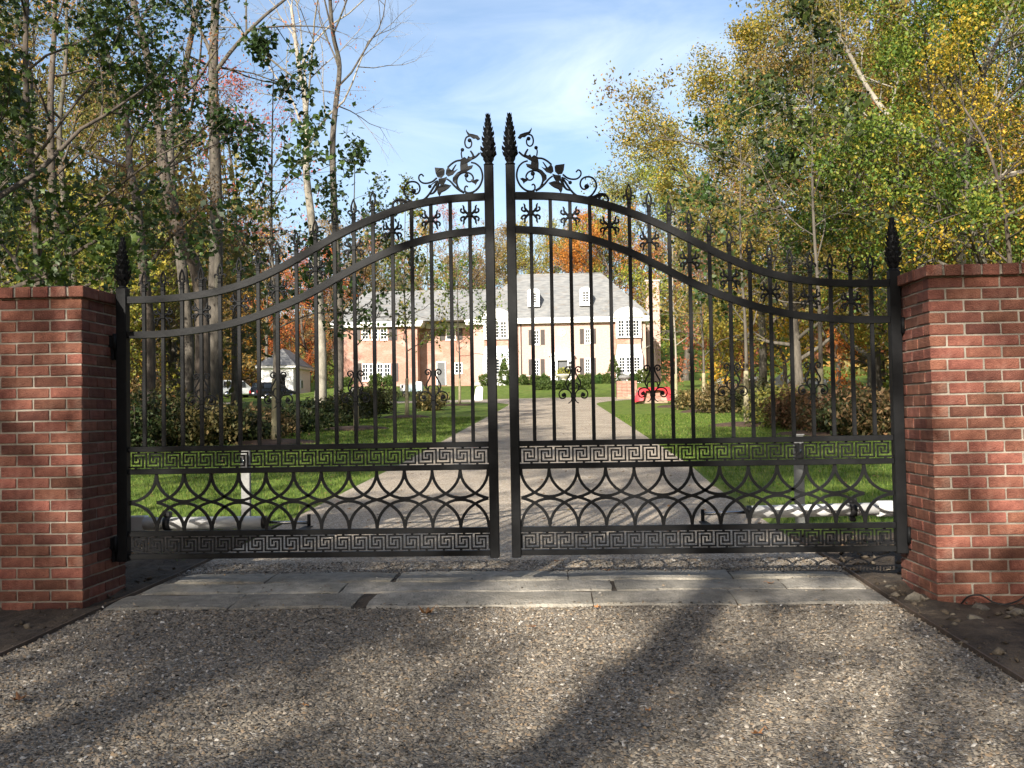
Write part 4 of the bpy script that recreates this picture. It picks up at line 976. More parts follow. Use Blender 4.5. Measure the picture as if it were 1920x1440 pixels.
for k, (px, r, cone) in enumerate(BX):
    Y = 91.5; p = at(px, 720, Y); z = gz(p[0], Y)
    if cone: lab = 'tall tapering green topiary beside the white bay ' + ('nearest the wing' if px < 1000 else 'at the chimney end')
    elif k < 4: lab = 'round clipped boxwood, %s from the wing-side bay towards the door' % ORD[k]
    elif k < 8: lab = 'round clipped boxwood, %s from the door towards the chimney-side bay' % ORD[k - 4]
    else: lab = {910: 'round green boxwood at the foot of the wing-side white bay', 1188: 'small boxwood under the chimney-side white bay', 1207: 'dark round shrub at the house corner below the chimney', 704: 'round boxwood under the wing ground-floor windows, away from the door', 728: 'smaller round boxwood under the wing ground-floor windows, towards the door', 650: 'round boxwood at the far outer corner of the wing'}[px]
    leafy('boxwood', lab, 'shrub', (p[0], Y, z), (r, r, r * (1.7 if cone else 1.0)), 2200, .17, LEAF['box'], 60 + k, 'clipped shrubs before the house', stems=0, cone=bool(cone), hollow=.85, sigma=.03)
a_ = at(1003, 725, 80); b_ = at(1112, 725, 80); r = np.random.default_rng(9); n = 900
A = np.stack([r.uniform(a_[0], b_[0], n), r.uniform(79.2, 80.6, n), r.uniform(.05, .75, n)], -1); A[:, 2] += hgt(A[:, 0], A[:, 1])
V, Q, i_ = np_leaves(A, 9000, .05, .17, r)
o = link('hedge', mesh_np('hedge', V, Q, None, {'tint': r.random(len(Q)) * .6}), LEAF['box']); tag(o, 'low dark clipped hedge across the lawn before the house door', 'hedge')

# ------------------------------------------------------------------ white garage and cars
def garage():
    p0 = at(488, 744, 94); p1 = at(550, 744, 94); zg = gz(p0[0], 94) - .15
    g = thing('white_garage', 'small white garage with grey hip roof and open dark doorway', 'garage', ((p0[0] + p1[0]) / 2, 94, zg))
    x0, x1 = p0[0], p1[0]; y0, y1 = 94.0, 101.0; ze = at(515, 690, 94)[2]
    d0, d1 = at(516, 720, 94)[0], at(535, 720, 94)[0]; zd = at(520, 702, 94)[2]
    w = MB().bb(x0, d0, y0, y0 + .15, zg, ze).bb(d1, x1, y0, y0 + .15, zg, ze).bb(d0, d1, y0, y0 + .15, zd, ze).bb(x0, x0 + .15, y0 + .151, y1, zg, ze).bb(x1 - .15, x1, y0 + .151, y1, zg, ze).bb(x0 + .151, x1 - .151, y1 - .15, y1, zg, ze)
    w.build('wall', M_['white'], g)
    MB().bb(x0 + .2, x1 - .2, y0 + .2, y1 - .2, zg + .02, zg + .1).build('floor', M_['stone'], g)
    MB().bb(x0 - .35, x1 + .35, y0 - .35, y1 + .35, ze, ze + .22).build('fascia', M_['white'], g)
    zr = at(533, 655, 97.5)[2]; xc = (x0 + x1) / 2; o = .42
    MB().add([(x0 - o, y0 - o, ze + .221), (x1 + o, y0 - o, ze + .221), (x1 + o, y1 + o, ze + .221), (x0 - o, y1 + o, ze + .221), (xc, y0 + 2.2, zr), (xc, y1 - 2.2, zr)], [(0, 1, 4), (1, 2, 5, 4), (2, 3, 5), (3, 0, 4, 5), (0, 3, 2, 1)]).build('roof', M_['slate'], g)
    wn = MB(); wn.bb(x1, x1 + .05, 96.9, 97.7, zg + 1.1, zg + 2.1); wo_ = wn.build('window', M_['white'], g); MB().bb(x1 + .05, x1 + .06, 97.0, 97.6, zg + 1.2, zg + 2.0).build('pane', M_['glass'], wo_)
garage()
def car(name, label, cat, loc, rotz, paint, L=4.6, Wd=1.8, Hh=1.7, hood=1.1, tail=0.12, seed=0):
    """nose towards local +y; tail lamps at -y"""
    c = thing(name, label, cat, loc, None, rotz)
    o = np.array(loc)
    pm = mat(name + '_paint', paint, rough=0.25, spec=0.6)
    def P(n, mb, m_, par=c):
        mb.v = [(a + o[0], b + o[1], d + o[2]) for a, b, d in mb.v]; return mb.build(n, m_, par)
    h = L / 2; zb, zw = .28, .95
    def loft(secs):
        V = []; k = len(secs[0]); 
        for s_ in secs: V += s_
        Fs = [(i * k + j, i * k + (j + 1) % k, (i + 1) * k + (j + 1) % k, (i + 1) * k + j) for i in range(len(secs) - 1) for j in range(k)] + [list(range(k))[::-1], [(len(secs) - 1) * k + j for j in range(k)]]
        return MB().add(V, Fs)
    def sec(y, w, z0, z1, r=.12):
        w /= 2; return [(-w + r, y, z0), (w - r, y, z0), (w, y, z0 + r), (w, y, z1 - r), (w - r * .6, y, z1), (-w + r * .6, y, z1), (-w, y, z1 - r), (-w, y, z0 + r)]
    P('body', loft([sec(-h, Wd * .9, zb + .1, zw - .05), sec(-h + .15, Wd * .98, zb, zw), sec(-h + 1, Wd, zb, zw), sec(h - hood, Wd, zb, zw), sec(h - .35, Wd * .97, zb, zw - .14), sec(h, Wd * .85, zb + .12, zw - .28)]), pm)
    cab = [sec(-h + tail, Wd * .92, zw - .1, zw + .02, .03), sec(-h + tail + .25, Wd * .80, zw - .1, Hh - .04, .1), sec(-h + tail + .6, Wd * .80, zw - .1, Hh, .1), sec(h - hood - 1.0, Wd * .80, zw - .1, Hh - .02, .1), sec(h - hood - .05, Wd * .92, zw - .1, zw + .02, .03)]
    P('cabin', loft(cab), pm)
    zg0, zg1 = zw + .1, Hh - .14
    P('rear_window', MB().add([(-Wd * .36, -h + tail + .04, zg0), (Wd * .36, -h + tail + .04, zg0), (Wd * .32, -h + tail + .19, zg1), (-Wd * .32, -h + tail + .19, zg1), (-Wd * .36, -h + tail + .2, zg0), (Wd * .36, -h + tail + .2, zg0), (Wd * .32, -h + tail + .3, zg1), (-Wd * .32, -h + tail + .3, zg1)], [(0, 1, 2, 3), (0, 4, 5, 1), (1, 5, 6, 2), (2, 6, 7, 3), (3, 7, 4, 0)]), M_['glass'])
    P('windscreen', MB().add([(-Wd * .38, h - hood - .12, zg0), (Wd * .38, h - hood - .12, zg0), (Wd * .33, h - hood - .85, zg1), (-Wd * .33, h - hood - .85, zg1)], [(0, 1, 2, 3)]), M_['glass'])
    for s_ in (-1, 1):
        xs = lambda z: s_ * (Wd * (.462 - .062 * (z - zw) / (Hh - zw)) + .012)
        ys = [(-h + tail + .45, -h + tail + 1.35), (-h + tail + 1.45, -h + tail + 2.25), (-h + tail + 2.35, h - hood - .75)]
        for a, b in ys:
            if b - a > .2: P('side_window', MB().add([(xs(zg0), a, zg0), (xs(zg0), b, zg0), (xs(zg1), b - .05, zg1), (xs(zg1), a + .05, zg1)], [(0, 1, 2, 3)]), M_['glass'])
        P('tail_light', MB().bb(s_ * Wd * .30, s_ * Wd * .44, -h - .02, -h + .05, .62, .86), TAIL)
        P('headlight', MB().bb(s_ * Wd * .26, s_ * Wd * .40, h - .06, h + .02, .52, .64), M_['steel'])
        for y in (-h + .9, h - .85):
            w = P('wheel', MB().tube([(s_ * (Wd / 2 - .2), y, .33), (s_ * (Wd / 2 + .02), y, .33)], .33, 18), M_['black_plastic']); P('rim', MB().tube([(s_ * (Wd / 2 + .021), y, .33), (s_ * (Wd / 2 + .03), y, .33)], .21, 12), M_['steel'], w)
    P('bumper', MB().bbox((0, -h - .03, .45), (Wd * .86, .14, .2), .04), pm)
    P('number_plate', MB().bb(-.2, .2, -h - .11, -h - .101, .55, .68), M_['white'])
    return c
TAIL = mat('tail_lamp', (0.5, 0.02, 0.02), rough=0.2)
def on_ground(px, Y): 
    p = at(px, 740, Y); return (float(p[0]), Y, gz(p[0], Y))
car('parked_minivan', 'silver minivan parked on the lawn edge beside the white garage', 'car', on_ground(443, 95), radians(-42), (0.50, 0.52, 0.53), 4.9, 1.9, 1.75)
car('parked_car', 'black estate car parked before the open doorway of the white garage', 'car', on_ground(514, 89), radians(-40), (0.012, 0.013, 0.018), 4.5, 1.8, 1.65)
car('parked_van', 'white van half hidden behind the thick grey tree trunk', 'car', on_ground(348, 88), radians(6), (0.74, 0.74, 0.73), 5.0, 1.9, 2.0, hood=.9)

# ------------------------------------------------------------------ garden things round the turning circle
def pallet_bricks(name, label, px, Y, w, d, hgt_, cover=None):
    p = at(px, 745, Y); x, z = float(p[0]), gz(p[0], Y)
    o = thing(name, label, 'brick stack', (x, Y, z))
    pal = MB()
    for k in range(3): pal.bb(x - w / 2, x + w / 2, Y - d / 2 + k * (d - .1) / 2, Y - d / 2 + .1 + k * (d - .1) / 2, z, z + .1)
    pal.bb(x - w / 2, x + w / 2, Y - d / 2, Y + d / 2, z + .1, z + .12); pal.build('pallet', M_['wood'], o)
    nr = int(hgt_ / .2)
    for k in range(nr):
        n = 4
        for i in range(n):
            a = x - w / 2 + w * i / n; MB().bbox((a + w / n / 2, Y, z + .22 + k * .2), (w / n - .012, d, .19), .008).build('brick_pack', M_['hbrick'], o)
    return o, x, z
o, x, z = pallet_bricks('brick_stack', 'tall stack of new bricks at the lawn edge beside the red sheet', 1175, 57, 1.25, 1.0, 1.2)
tp = MB(); tp.ball((x - .1, 57, z + 1.36), .42, 10, (1, .8, .4)); tp.build('grey_sheet', M_['post_grey'], o)
o, x, z = pallet_bricks('covered_brick_stack', 'low stack of bricks under a draped bright red sheet', 1222, 45, 1.5, 1.1, .62)
r = random.Random(4); V = []; nx, ny = 15, 11
for j in range(ny):
    for i in range(nx):
        u, v = i / (nx - 1) * 2 - 1, j / (ny - 1) * 2 - 1
        xx, yy = x + .1 + u * 1.05, 45 + v * .78
        inside = max(abs(u) / .72, abs(v) / .74)
        drop = max(0, inside - 1) * 1.9; drop = min(drop, .16) if (v < -.74 and abs(u) < .5) else drop
        zz = z + .80 - drop + .03 * sin(u * 9) * cos(v * 7) + r.uniform(-.015, .015)
        V.append((xx, yy + (-.03 if v < -.9 else 0), max(zz, z + .04 + .05 * sin(i * 2.1))))
Qs = [(j * nx + i, j * nx + i + 1, (j + 1) * nx + i + 1, (j + 1) * nx + i) for j in range(ny - 1) for i in range(nx - 1)]
MB().add(V, Qs, True).build('sheet', M_['red_sheet'], o, recalc=False)
MB().add([(x + .75, 44.2, z + .5), (x + 1.05, 44.1, z + .32), (x + 1.5, 44.0, z + .22), (x + 1.75, 44.05, z + .03), (x + 1.7, 44.9, z + .03), (x + 1.4, 45.0, z + .28), (x + 1.0, 45.1, z + .36), (x + .75, 45.1, z + .5)], [(0, 1, 6, 7), (1, 2, 5, 6), (2, 3, 4, 5)], True).build('sheet_flap', M_['red_sheet'], o)
def upright_slab():
    p = at(897, 748, 60.5); x, z = float(p[0]), gz(p[0], 60.5)
    mb = MB(); mb.prism([(x - .30, z - .05), (x + .26, z - .05), (x + .32, z + .85), (x + .22, z + .93), (x - .10, z + .90), (x - .18, z + .7)], 60.4, 60.58)
    tag(mb.build('standing_slab', M_['white']), 'white upright slab standing at the edge of the cross drive', 'slab')
upright_slab()
def bench():
    p = at(1356, 735, 70); x, z = float(p[0]), gz(p[0], 70); Y = 70; b = thing('garden_bench', 'white garden bench with arched slatted back on the far lawn', 'bench', (x, Y, z))
    W2 = .85; wm = M_['white']
    MB().bb(x - W2, x + W2, Y - .3, Y + .2, z + .42, z + .47).build('seat', wm, b)
    bk = lambda u: z + .62 + .50 * (1 - abs(u) ** 1.5)
    for k in range(13):
        u = (k - 6) / 6; MB().bb(x + u * W2 * .95 - .045, x + u * W2 * .95 + .045, Y + .2, Y + .24, z + .471, bk(u)).build('back_slat', wm, b)
    MB().tube([(x + u / 8 * W2, Y + .22, bk(u / 8) + .03) for u in range(-8, 9)], .04, 6).build('back_rail', wm, b)
    for s_ in (-1, 1):
        MB().bb(x + s_ * W2 - .05, x + s_ * W2 + .05, Y - .32, Y + .2, z + .66, z + .71).build('armrest', wm, b)
        for yy in (-.27, .16): MB().bb(x + s_ * W2 - .04, x + s_ * W2 + .04, Y + yy - .04, Y + yy + .04, z, z + .66).build('leg', wm, b)
bench()
def rock(name, label, c, dims, seed, mat_, cat='rock', group=None, n=10):
    r = random.Random(seed); mb = MB(); mb.ball((0, 0, 0), 1, n)
    ph = [r.uniform(0, 6) for _ in range(6)]
    mb.v = [tuple(q * (1 + .18 * sin(x * 4 + ph[0]) + .15 * sin(y * 5 + ph[1]) + .12 * sin(z * 6 + ph[2] + x * 3)) for q in (x, y, z)) for x, y, z in mb.v]
    mb.v = [(c[0] + x * dims[0], c[1] + y * dims[1], c[2] + dims[2] * .6 + z * dims[2]) for x, y, z in mb.v]; mb.sm = [False] * len(mb.sm)
    return tag(mb.build(name, mat_), label, cat, group)
p = at(1467, 716, 78); x, z = float(p[0]), gz(p[0], 78)
mb = MB(); mb.add([(x - .95, 77.6, z - .1), (x + .75, 77.6, z - .1), (x + .7, 78.4, z - .1), (x - .9, 78.4, z - .1), (x - .75, 77.7, z + .75), (x + .42, 77.75, z + .8), (x + .3, 78.2, z + 1.25), (x + .22, 77.9, z + 1.5), (x - .7, 78.3, z + .6)],
      [(0, 1, 5, 4), (1, 2, 6, 7, 5), (2, 3, 8, 6), (3, 0, 4, 8), (4, 5, 7), (4, 7, 6, 8)])
tag(mb.build('standing_stone', M_['stone']), 'pale pointed standing stone on the far lawn before the woods', 'rock')
p = at(668, 748, 52); rock('boulder', 'large pale boulder on the lawn before the house wing', (p[0], 52, gz(p[0], 52)), (.62, .5, .62), 3, M_['stone'])
p = at(640, 748, 53.5); rock('boulder', 'smaller pale boulder leaning beside the large one before the wing', (p[0], 53.5, gz(p[0], 53.5)), (.35, .3, .35), 5, M_['stone'])
for k, (px, Y, lab) in enumerate([(1500, 82, 'pale fieldstone low at the wood edge next to the pointed stone'), (1535, 80, 'grey fieldstone at the wood edge before the slim tree trunk'), (1420, 84, 'tan fieldstone lying between the white bench and the pointed stone')]):
    p = at(px, 715, Y); rock('fieldstone', lab, (p[0], Y, gz(p[0], Y)), (.9, .5, .35), 20 + k, M_['stone'])
# loose rocks at the foot of the sunlit pillar
for k, (x, y, s_, lab) in enumerate([(2.66, -.60, .045, 'tan rock beside the cable at the foot of the sunlit pillar'), (2.38, -.36, .05, 'brown rock between the edging and the sunlit pillar corner'), (2.36, -.02, .035, 'small pale rock in the soil under the gate hinge'), (2.80, -.70, .04, 'small grey rock on the soil before the sunlit pillar'), (2.52, -.85, .045, 'flat grey rock on the soil bed near the gravel')]):
    rock('loose_rock', lab, (x, y, gz(x, y) - .01), (s_ * 1.25, s_, s_ * .75), 40 + k, M_['rock'])
# pale blue utility cart by the wing
p = at(775, 735, 72); x, z = float(p[0]), gz(p[0], 72); ct = thing('utility_cart', 'pale blue-grey utility cart parked before the house wing', 'cart', (x, 72, z))
bl = mat('pale_blue_metal', (0.30, 0.40, 0.45), (0.38, 0.48, 0.52), rough=0.5, scale=3)
MB().bb(x - .55, x + .75, 71.5, 72.5, z + .45, z + .52).bb(x - .55, x + .75, 71.5, 71.56, z + .52, z + .95).bb(x - .55, x + .75, 72.44, 72.5, z + .52, z + .95).bb(x + .69, x + .75, 71.561, 72.439, z + .52, z + .95).build('tray', bl, ct)
MB().bbox((x - .78, 72, z + .72), (.40, 1.0, .55), .06).build('cab', M_['white'], ct)
MB().bb(x - .86, x - .70, 71.47, 71.495, z + .72, z + .94).build('window', M_['glass'], ct)
MB().bbox((x + .45, 72, z + .95), (.5, .45, .5), .04).build('cooler_box', M_['white'], ct)
for a in (-.6, .5):
    for y in (71.45, 72.4): MB().tube([(x + a, y, z + .24), (x + a, y + .16, z + .24)], .24, 14).build('wheel', M_['black_plastic'], ct)

# fallen leaves on the gravel
def maple_leaf(name, label, x, y, s_, rot, curl, group=None):
    r = random.Random(int(x * 997 + y * 131)); z = gz(x, y) + .022
    pts = []
    for k in range(10):
        a = 2 * pi * k / 10; q = (1.0 if k % 2 == 0 else .52) * r.uniform(.85, 1.1); pts.append((q * cos(a) * s_, q * sin(a) * s_ * .8))
    V = [(0, 0, .006)] + [(a, b, curl * (a * a + b * b) / s_ + r.uniform(0, .01)) for a, b in pts]
    V += [(s_ * 1.5, .02 * s_, .01)]
    Rm = Matrix.Rotation(rot, 3, 'Z')
    V = [tuple(Rm @ Vector(v) + Vector((x, y, z))) for v in V]
    mb = MB().add(V, [(0, 1 + k, 1 + (k + 1) % 10) for k in range(10)]); mb.tube([V[1], V[-1]], .0015, 4)
    return tag(mb.build(name, DRYLEAF, recalc=False), label, 'leaf', group)
p = ground_at(800, 1160); maple_leaf('fallen_leaf', 'large curled brown leaf on the gravel just before the stone slabs', p[0], p[1], .055, .3, .9)
LFG = 'small leaves fallen on the gravel'
for k, (px, py, s_, lab) in enumerate([(1045, 1060, .03, 'small brown leaf on the gravel under the gate beside the latch posts'), (612, 1108, .022, 'tiny reddish leaf on the long middle slab, shaded-pillar side'), (1140, 1078, .03, 'brown leaf at the joint of the far slab row'), (1120, 1148, .03, 'tan leaf at the near edge of the slabs before the sunlit leaf'),
      (1420, 1390, .035, 'tan leaf lying alone on the near gravel, sunlit-pillar side'), (35, 1325, .05, 'yellowish leaf on the near gravel at the shaded-pillar edge'), (1000, 1185, .022, 'dark little leaf on the gravel straight before the latch posts'), (570, 1335, .02, 'tiny leaf on the shaded near gravel'), (1215, 1345, .02, 'tiny red-brown leaf on the near gravel towards the sunlit pillar'), (1445, 1102, .03, 'brown leaf on the slabs before the sunlit leaf')]):
    p = ground_at(px, py); maple_leaf('fallen_leaf', lab, p[0], p[1], s_, k * 1.7, .5, LFG)
# scattered bits of leaf over gravel edges and lawn
rl = np.random.default_rng(55); n_ = 2600
lx = np.concatenate([rl.uniform(-9, 9, 2000), rl.uniform(-2.4, 2.3, 600)]); ly = np.concatenate([1.2 + 40 * rl.random(2000) ** 1.5, rl.uniform(-4, 6, 600)])
ls = np.where(np.arange(n_) < 2000, .055, .016); la = rl.uniform(0, 6.3, n_)
PP = []
for q, w_ in ((0, 0), (.5, .32), (1, 0), (.5, -.32)):
    PP.append(np.stack([lx + ls * (q * np.cos(la) - w_ * np.sin(la)), ly + ls * (q * np.sin(la) + w_ * np.cos(la)), hgt(lx, ly) + np.where(np.abs(lx) < 2.3, .03, .05) + ls * .35 * rl.random(n_)], -1))
o = link('leaf_litter', mesh_np('leaf_litter', np.stack(PP, 1).reshape(-1, 3), np.arange(4 * n_).reshape(-1, 4), None, {'tint': rl.random(n_)}), LEAF['brown']); tag(o, 'scattered bits of dry leaf on the lawn and drive', 'leaves', kind='stuff')

# ------------------------------------------------------------------ trees
def unit(v): return v / (np.linalg.norm(v) + 1e-9)
def grow(r, p, d, L, rad, lv, S, out, anch, leaf_from):
    n = 2 if lv >= 3 else max(3, int(S['seg'] * (1.0 if lv < 2 else .7)))
    pts = [p]; dd = d.copy()
    for i in range(n):
        dd = unit(dd + r.normal(0, S['wig'], 3) + np.array([0, 0, S['trop'][min(lv, len(S['trop']) - 1)]]))
        pts.append(pts[-1] + dd * L / n)
    P = np.array(pts); rr = np.linspace(rad, rad * S['tip'], n + 1)
    out.append((P, rr, lv))
    if lv >= leaf_from: anch.append(P[max(1, n // 3):])
    if lv < S['lv']:
        nc = S['nc'][lv] if lv < len(S['nc']) else 3
        for k in range(nc):
            t = r.uniform(S['t0'], 1.0) if k else 1.0
            f = t * n; i = min(int(f), n - 1); q = P[i] + (P[i + 1] - P[i]) * (f - i); dl = unit(P[i + 1] - P[i])
            ax_ = unit(np.cross(dl, r.normal(0, 1, 3))); ang = radians(r.uniform(*S['ang']))
            if k == 0: ang *= .45
            cdn = unit(dl * cos(ang) + ax_ * sin(ang))
            grow(r, q, cdn, L * S['ratio'] * r.uniform(.7, 1.15) * (1.15 - .45 * t), max(rr[i] * .62, .004), lv + 1, S, out, anch, leaf_from)
DEF = dict(seg=6, wig=.13, trop=(.05, .04, .02, 0), tip=.4, lv=3, nc=(0, 5, 4, 3), t0=.25, ratio=.6, ang=(25, 60))
def tubes_np(br, nsides):
    Vs, Qs = [], []; b = 0
    for P, rr, lv in br:
        k = nsides[min(lv, len(nsides) - 1)]; n = len(P)
        t = np.gradient(P, axis=0); t /= np.linalg.norm(t, axis=1)[:, None] + 1e-9
        a = np.cross(t, np.array([.31, .87, .12])); a /= np.linalg.norm(a, axis=1)[:, None] + 1e-9; c = np.cross(t, a)
        th = np.arange(k) * 2 * pi / k
        V = P[:, None, :] + rr[:, None, None] * (a[:, None, :] * np.cos(th)[None, :, None] + c[:, None, :] * np.sin(th)[None, :, None])
        I = b + np.arange(n * k).reshape(n, k); J = np.roll(I, -1, 1)
        Qs.append(np.stack([I[:-1], J[:-1], J[1:], I[1:]], -1).reshape(-1, 4)); Vs.append(V.reshape(-1, 3)); b += n * k
    return np.concatenate(Vs), np.concatenate(Qs)
def tree_parts(seed, trunk, r0, cb, nb, blen, nleaf, lsize, sigma, leaf_from=2, rtop=.25, nsides=(10, 6, 4, 3), tint=(.45, .24), bang=(40, 75), flat=.55, shape='round', lobed=False, **kw):
    """trunk: control points from the ground (relative); returns dict of numpy meshes"""
    r = np.random.default_rng(seed); S = dict(DEF); S.update(kw)
    T = np.array(smooth_pts(trunk, 5)); n = len(T)
    seg = np.linalg.norm(np.diff(T, axis=0), axis=1); s_ = np.concatenate([[0], np.cumsum(seg)]); Lt = s_[-1]
    rr = r0 * (1 - (1 - rtop) * (s_ / Lt)); rr[0] *= 1.35; rr[1] *= 1.1
    br = []; anch = []
    for k in range(nb):
        t = cb + (1 - cb) * (k + r.random()) / nb if k < nb - 2 else 1.0
        q = np.array([np.interp(t * Lt, s_, T[:, j]) for j in range(3)]); dl = unit(np.array([np.interp(min(t * Lt + .3, Lt), s_, T[:, j]) for j in range(3)]) - np.array([np.interp(t * Lt - .3, s_, T[:, j]) for j in range(3)]))
        az = k * 2.4 + r.uniform(-.5, .5); side = np.array([cos(az), sin(az), 0.]); side = unit(side - dl * side.dot(dl)) if True else side
        ang = radians(r.uniform(*bang)) * (1.0 if t < .95 else .35)
        u = (t - cb) / max(1 - cb, 1e-3)
        sh = {'round': .55 + .75 * sin(pi * min(u * .85 + .12, 1)), 'cone': 1.2 - .85 * u, 'vase': .6 + .5 * u}[shape]
        grow(r, q, unit(dl * cos(ang) + side * sin(ang)), blen * sh * r.uniform(.75, 1.2), max(np.interp(t * Lt, s_, rr) * .5, .008), 1, S, br, anch, leaf_from)
    tV, tQ = tubes_np([(T, rr, 0)], nsides)
    bV, bQ = tubes_np(br, nsides) if br else (None, None)
    d = dict(t=(tV, tQ), b=(bV, bQ), l=None)
    if nleaf:
        wt = np.concatenate([np.full(len(a_), .12 + 2.2 * r.random() ** 2.2) for a_ in anch]); A = np.concatenate(anch); A = A[r.choice(len(A), 4 * len(A), p=wt / wt.sum())]; V, Q, i = np_lobed(A, nleaf, sigma, lsize, r) if lobed else np_leaves(A, nleaf, sigma, lsize, r, flat)
        cl = np.sin(A[:, 0] * 1.3 + seed) * np.sin(A[:, 1] * 1.1 + 2) * np.sin(A[:, 2] * 1.2 + 1)
        ti = np.clip(r.normal(*tint, nleaf) + .22 * cl[i], 0, 1); d['l'] = (V, Q, np.repeat(ti, 10) if lobed else ti); d['lobed'] = lobed
    return d
def tree_meshes(d):
    return dict(t=mesh_np('trunk', *d['t'], smooth=True), b=mesh_np('branches', *d['b'], smooth=True) if d['b'][0] is not None else None,
                l=mesh_np('crown', d['l'][0], None if d.get('lobed') else d['l'][1], d['l'][1] if d.get('lobed') else None, {'tint': d['l'][2]}) if d['l'] is not None else None)
def put_tree(name, label, loc, ms, bark, leaf, group=None, rotz=0., scale=1., cat='tree'):
    o = thing(name, label, cat, loc, group, rotz); o.scale = (scale,) * 3
    for k, nm, m_ in (('t', 'trunk', bark), ('b', 'branches', bark), ('l', 'crown', leaf)):
        if ms[k] is not None:
            c = link(nm, ms[k], None, o)
            if len(ms[k].materials) == 0: ms[k].materials.append(m_)
            c.material_slots[0].link = 'OBJECT'; c.material_slots[0].material = m_
    return o
def tp(px_pts, Y, foot_px=None):
    """trunk line seen in the photograph at distance Y -> base location and relative control points"""
    W3 = [at(a, b, Y) for a, b in px_pts]; base_ = W3[0]; z0 = gz(base_[0], Y)
    loc = (float(base_[0]), Y, z0)
    rel = [(0, 0, -.1)] + [(w[0] - base_[0], 0.35 * sin(i * 1.3), w[2] - z0) for i, w in enumerate(W3[1:], 1)]
    return loc, rel
BG, BD_, BP = M_['bark_grey'], M_['bark_dark'], M_['bark_pale']
def big(name, label, px, Y, r0, bark, leaf, seed, cb=.45, nb=10, blen=4.5, nleaf=3000, lsize=.2, sigma=.35, ext=(0, 0, 0), **kw):
    loc, rel = tp(px, Y)
    if ext != (0, 0, 0): rel.append(tuple(np.array(rel[-1]) + np.array(ext)))
    ms = tree_meshes(tree_parts(seed, rel, r0, cb, nb, blen, nleaf, lsize, sigma, **kw)); return put_tree(name, label, loc, ms, bark, LEAF[leaf] if leaf else None)

# -- woods on the shaded side
big('tall_tree', 'tall straight grey-trunked tree forking high above the shaded gate leaf', [(388, 790), (394, 640), (402, 400), (405, 200), (408, 60), (408, -60)], 25, .27, BG, 'rust', 101, cb=.55, nb=9, blen=5, nleaf=2000, lsize=.09, sigma=.25, ext=(.3, 0, 4), bang=(30, 55))
big('leaning_tree', 'thick dark trunk leaning away from the straight tree towards the pillar', [(378, 800), (372, 620), (366, 513), (346, 447), (319, 350), (296, 233), (272, 117), (249, 8)], 23, .25, BD_, 'olive', 102, cb=.6, nb=8, blen=3.5, nleaf=1800, lsize=.09, sigma=.25, ext=(-.5, 0, 3))
big('leaning_tree', 'grey trunk crossing behind the thick leaning one and bending back', [(350, 800), (345, 640), (338, 506), (331, 389), (327, 331), (319, 241), (331, 167), (362, 39)], 26, .22, BG, 'rust', 103, cb=.55, nb=8, blen=3.8, nleaf=2600, lsize=.09, sigma=.25, ext=(.8, 0, 3))
big('forked_tree', 'dark forked trunk rising just inside the shaded pillar', [(276, 820), (270, 640), (268, 545), (268, 428), (264, 370), (240, 310), (231, 262), (224, 175), (205, 90)], 19, .19, BD_, 'brown', 104, cb=.35, nb=9, blen=2.6, nleaf=4200, lsize=.085, sigma=.2)
big('slim_tree', 'slim grey trunk above the shaded pillar, farther from the gate', [(108, 800), (108, 640), (109, 525), (106, 350), (105, 195), (100, 40)], 22, .17, BD_, 'olive', 105, cb=.45, nb=8, blen=2.6, nleaf=4200, lsize=.09, sigma=.22, ext=(0, 0, 3))
big('slim_tree', 'slim brown trunk above the shaded pillar, nearer to the gate', [(134, 800), (133, 640), (132, 520), (128, 390), (120, 250), (122, 100)], 26, .16, BG, 'olive', 106, cb=.5, nb=8, blen=2.6, nleaf=2600, lsize=.09, sigma=.22, ext=(0, 0, 3))
big('bare_tree', 'sunlit pale trunk before the house wing with bare forked crown', [(601, 770), (598, 640), (592, 505), (586, 408), (578, 330), (574, 253), (567, 175), (559, 120)], 36, .26, BP, None, 107, cb=.62, nb=9, blen=5.5, nleaf=0, lsize=0, sigma=0, lv=4, nc=(0, 5, 4, 4, 3), bang=(20, 50), trop=(.1, .08, .04, .02), ext=(-.3, 0, 2.5))
big('bare_tree', 'shaded slender trunk beside the sunlit one with high bare limbs', [(634, 770), (633, 640), (633, 544), (629, 389), (627, 272), (629, 194), (633, 117), (623, 60), (621, -20)], 34, .20, BG, None, 108, cb=.62, nb=8, blen=6, nleaf=0, lsize=0, sigma=0, lv=4, nc=(0, 4, 4, 4, 3), bang=(18, 40), trop=(.12, .08, .04, .02), ext=(0, 0, 3))
# the near leafy tree whose boughs hang over the shaded pillar
big('leafy_tree', 'near broad-leaved green tree whose boughs fill the upper corner above the shaded pillar', [(-70, 900), (-66, 620), (-60, 380), (-50, 150), (-40, -60)], 6.2, .14, BD_, 'dark_green', 109, cb=.30, nb=13, blen=2.1, nleaf=9500, lsize=.13, sigma=.17, ext=(.2, 0, 1.0), lobed=True, tint=(.38, .28))
big('leafy_tree', 'second green tree behind the near boughs, in front of the slim trunks', [(60, 840), (62, 620), (55, 380), (60, 150), (70, -60)], 13, .12, BD_, 'dark_green', 110, cb=.22, nb=14, blen=2.7, nleaf=9500, lsize=.13, sigma=.2, ext=(.2, 0, 1), lobed=True, tint=(.36, .28))
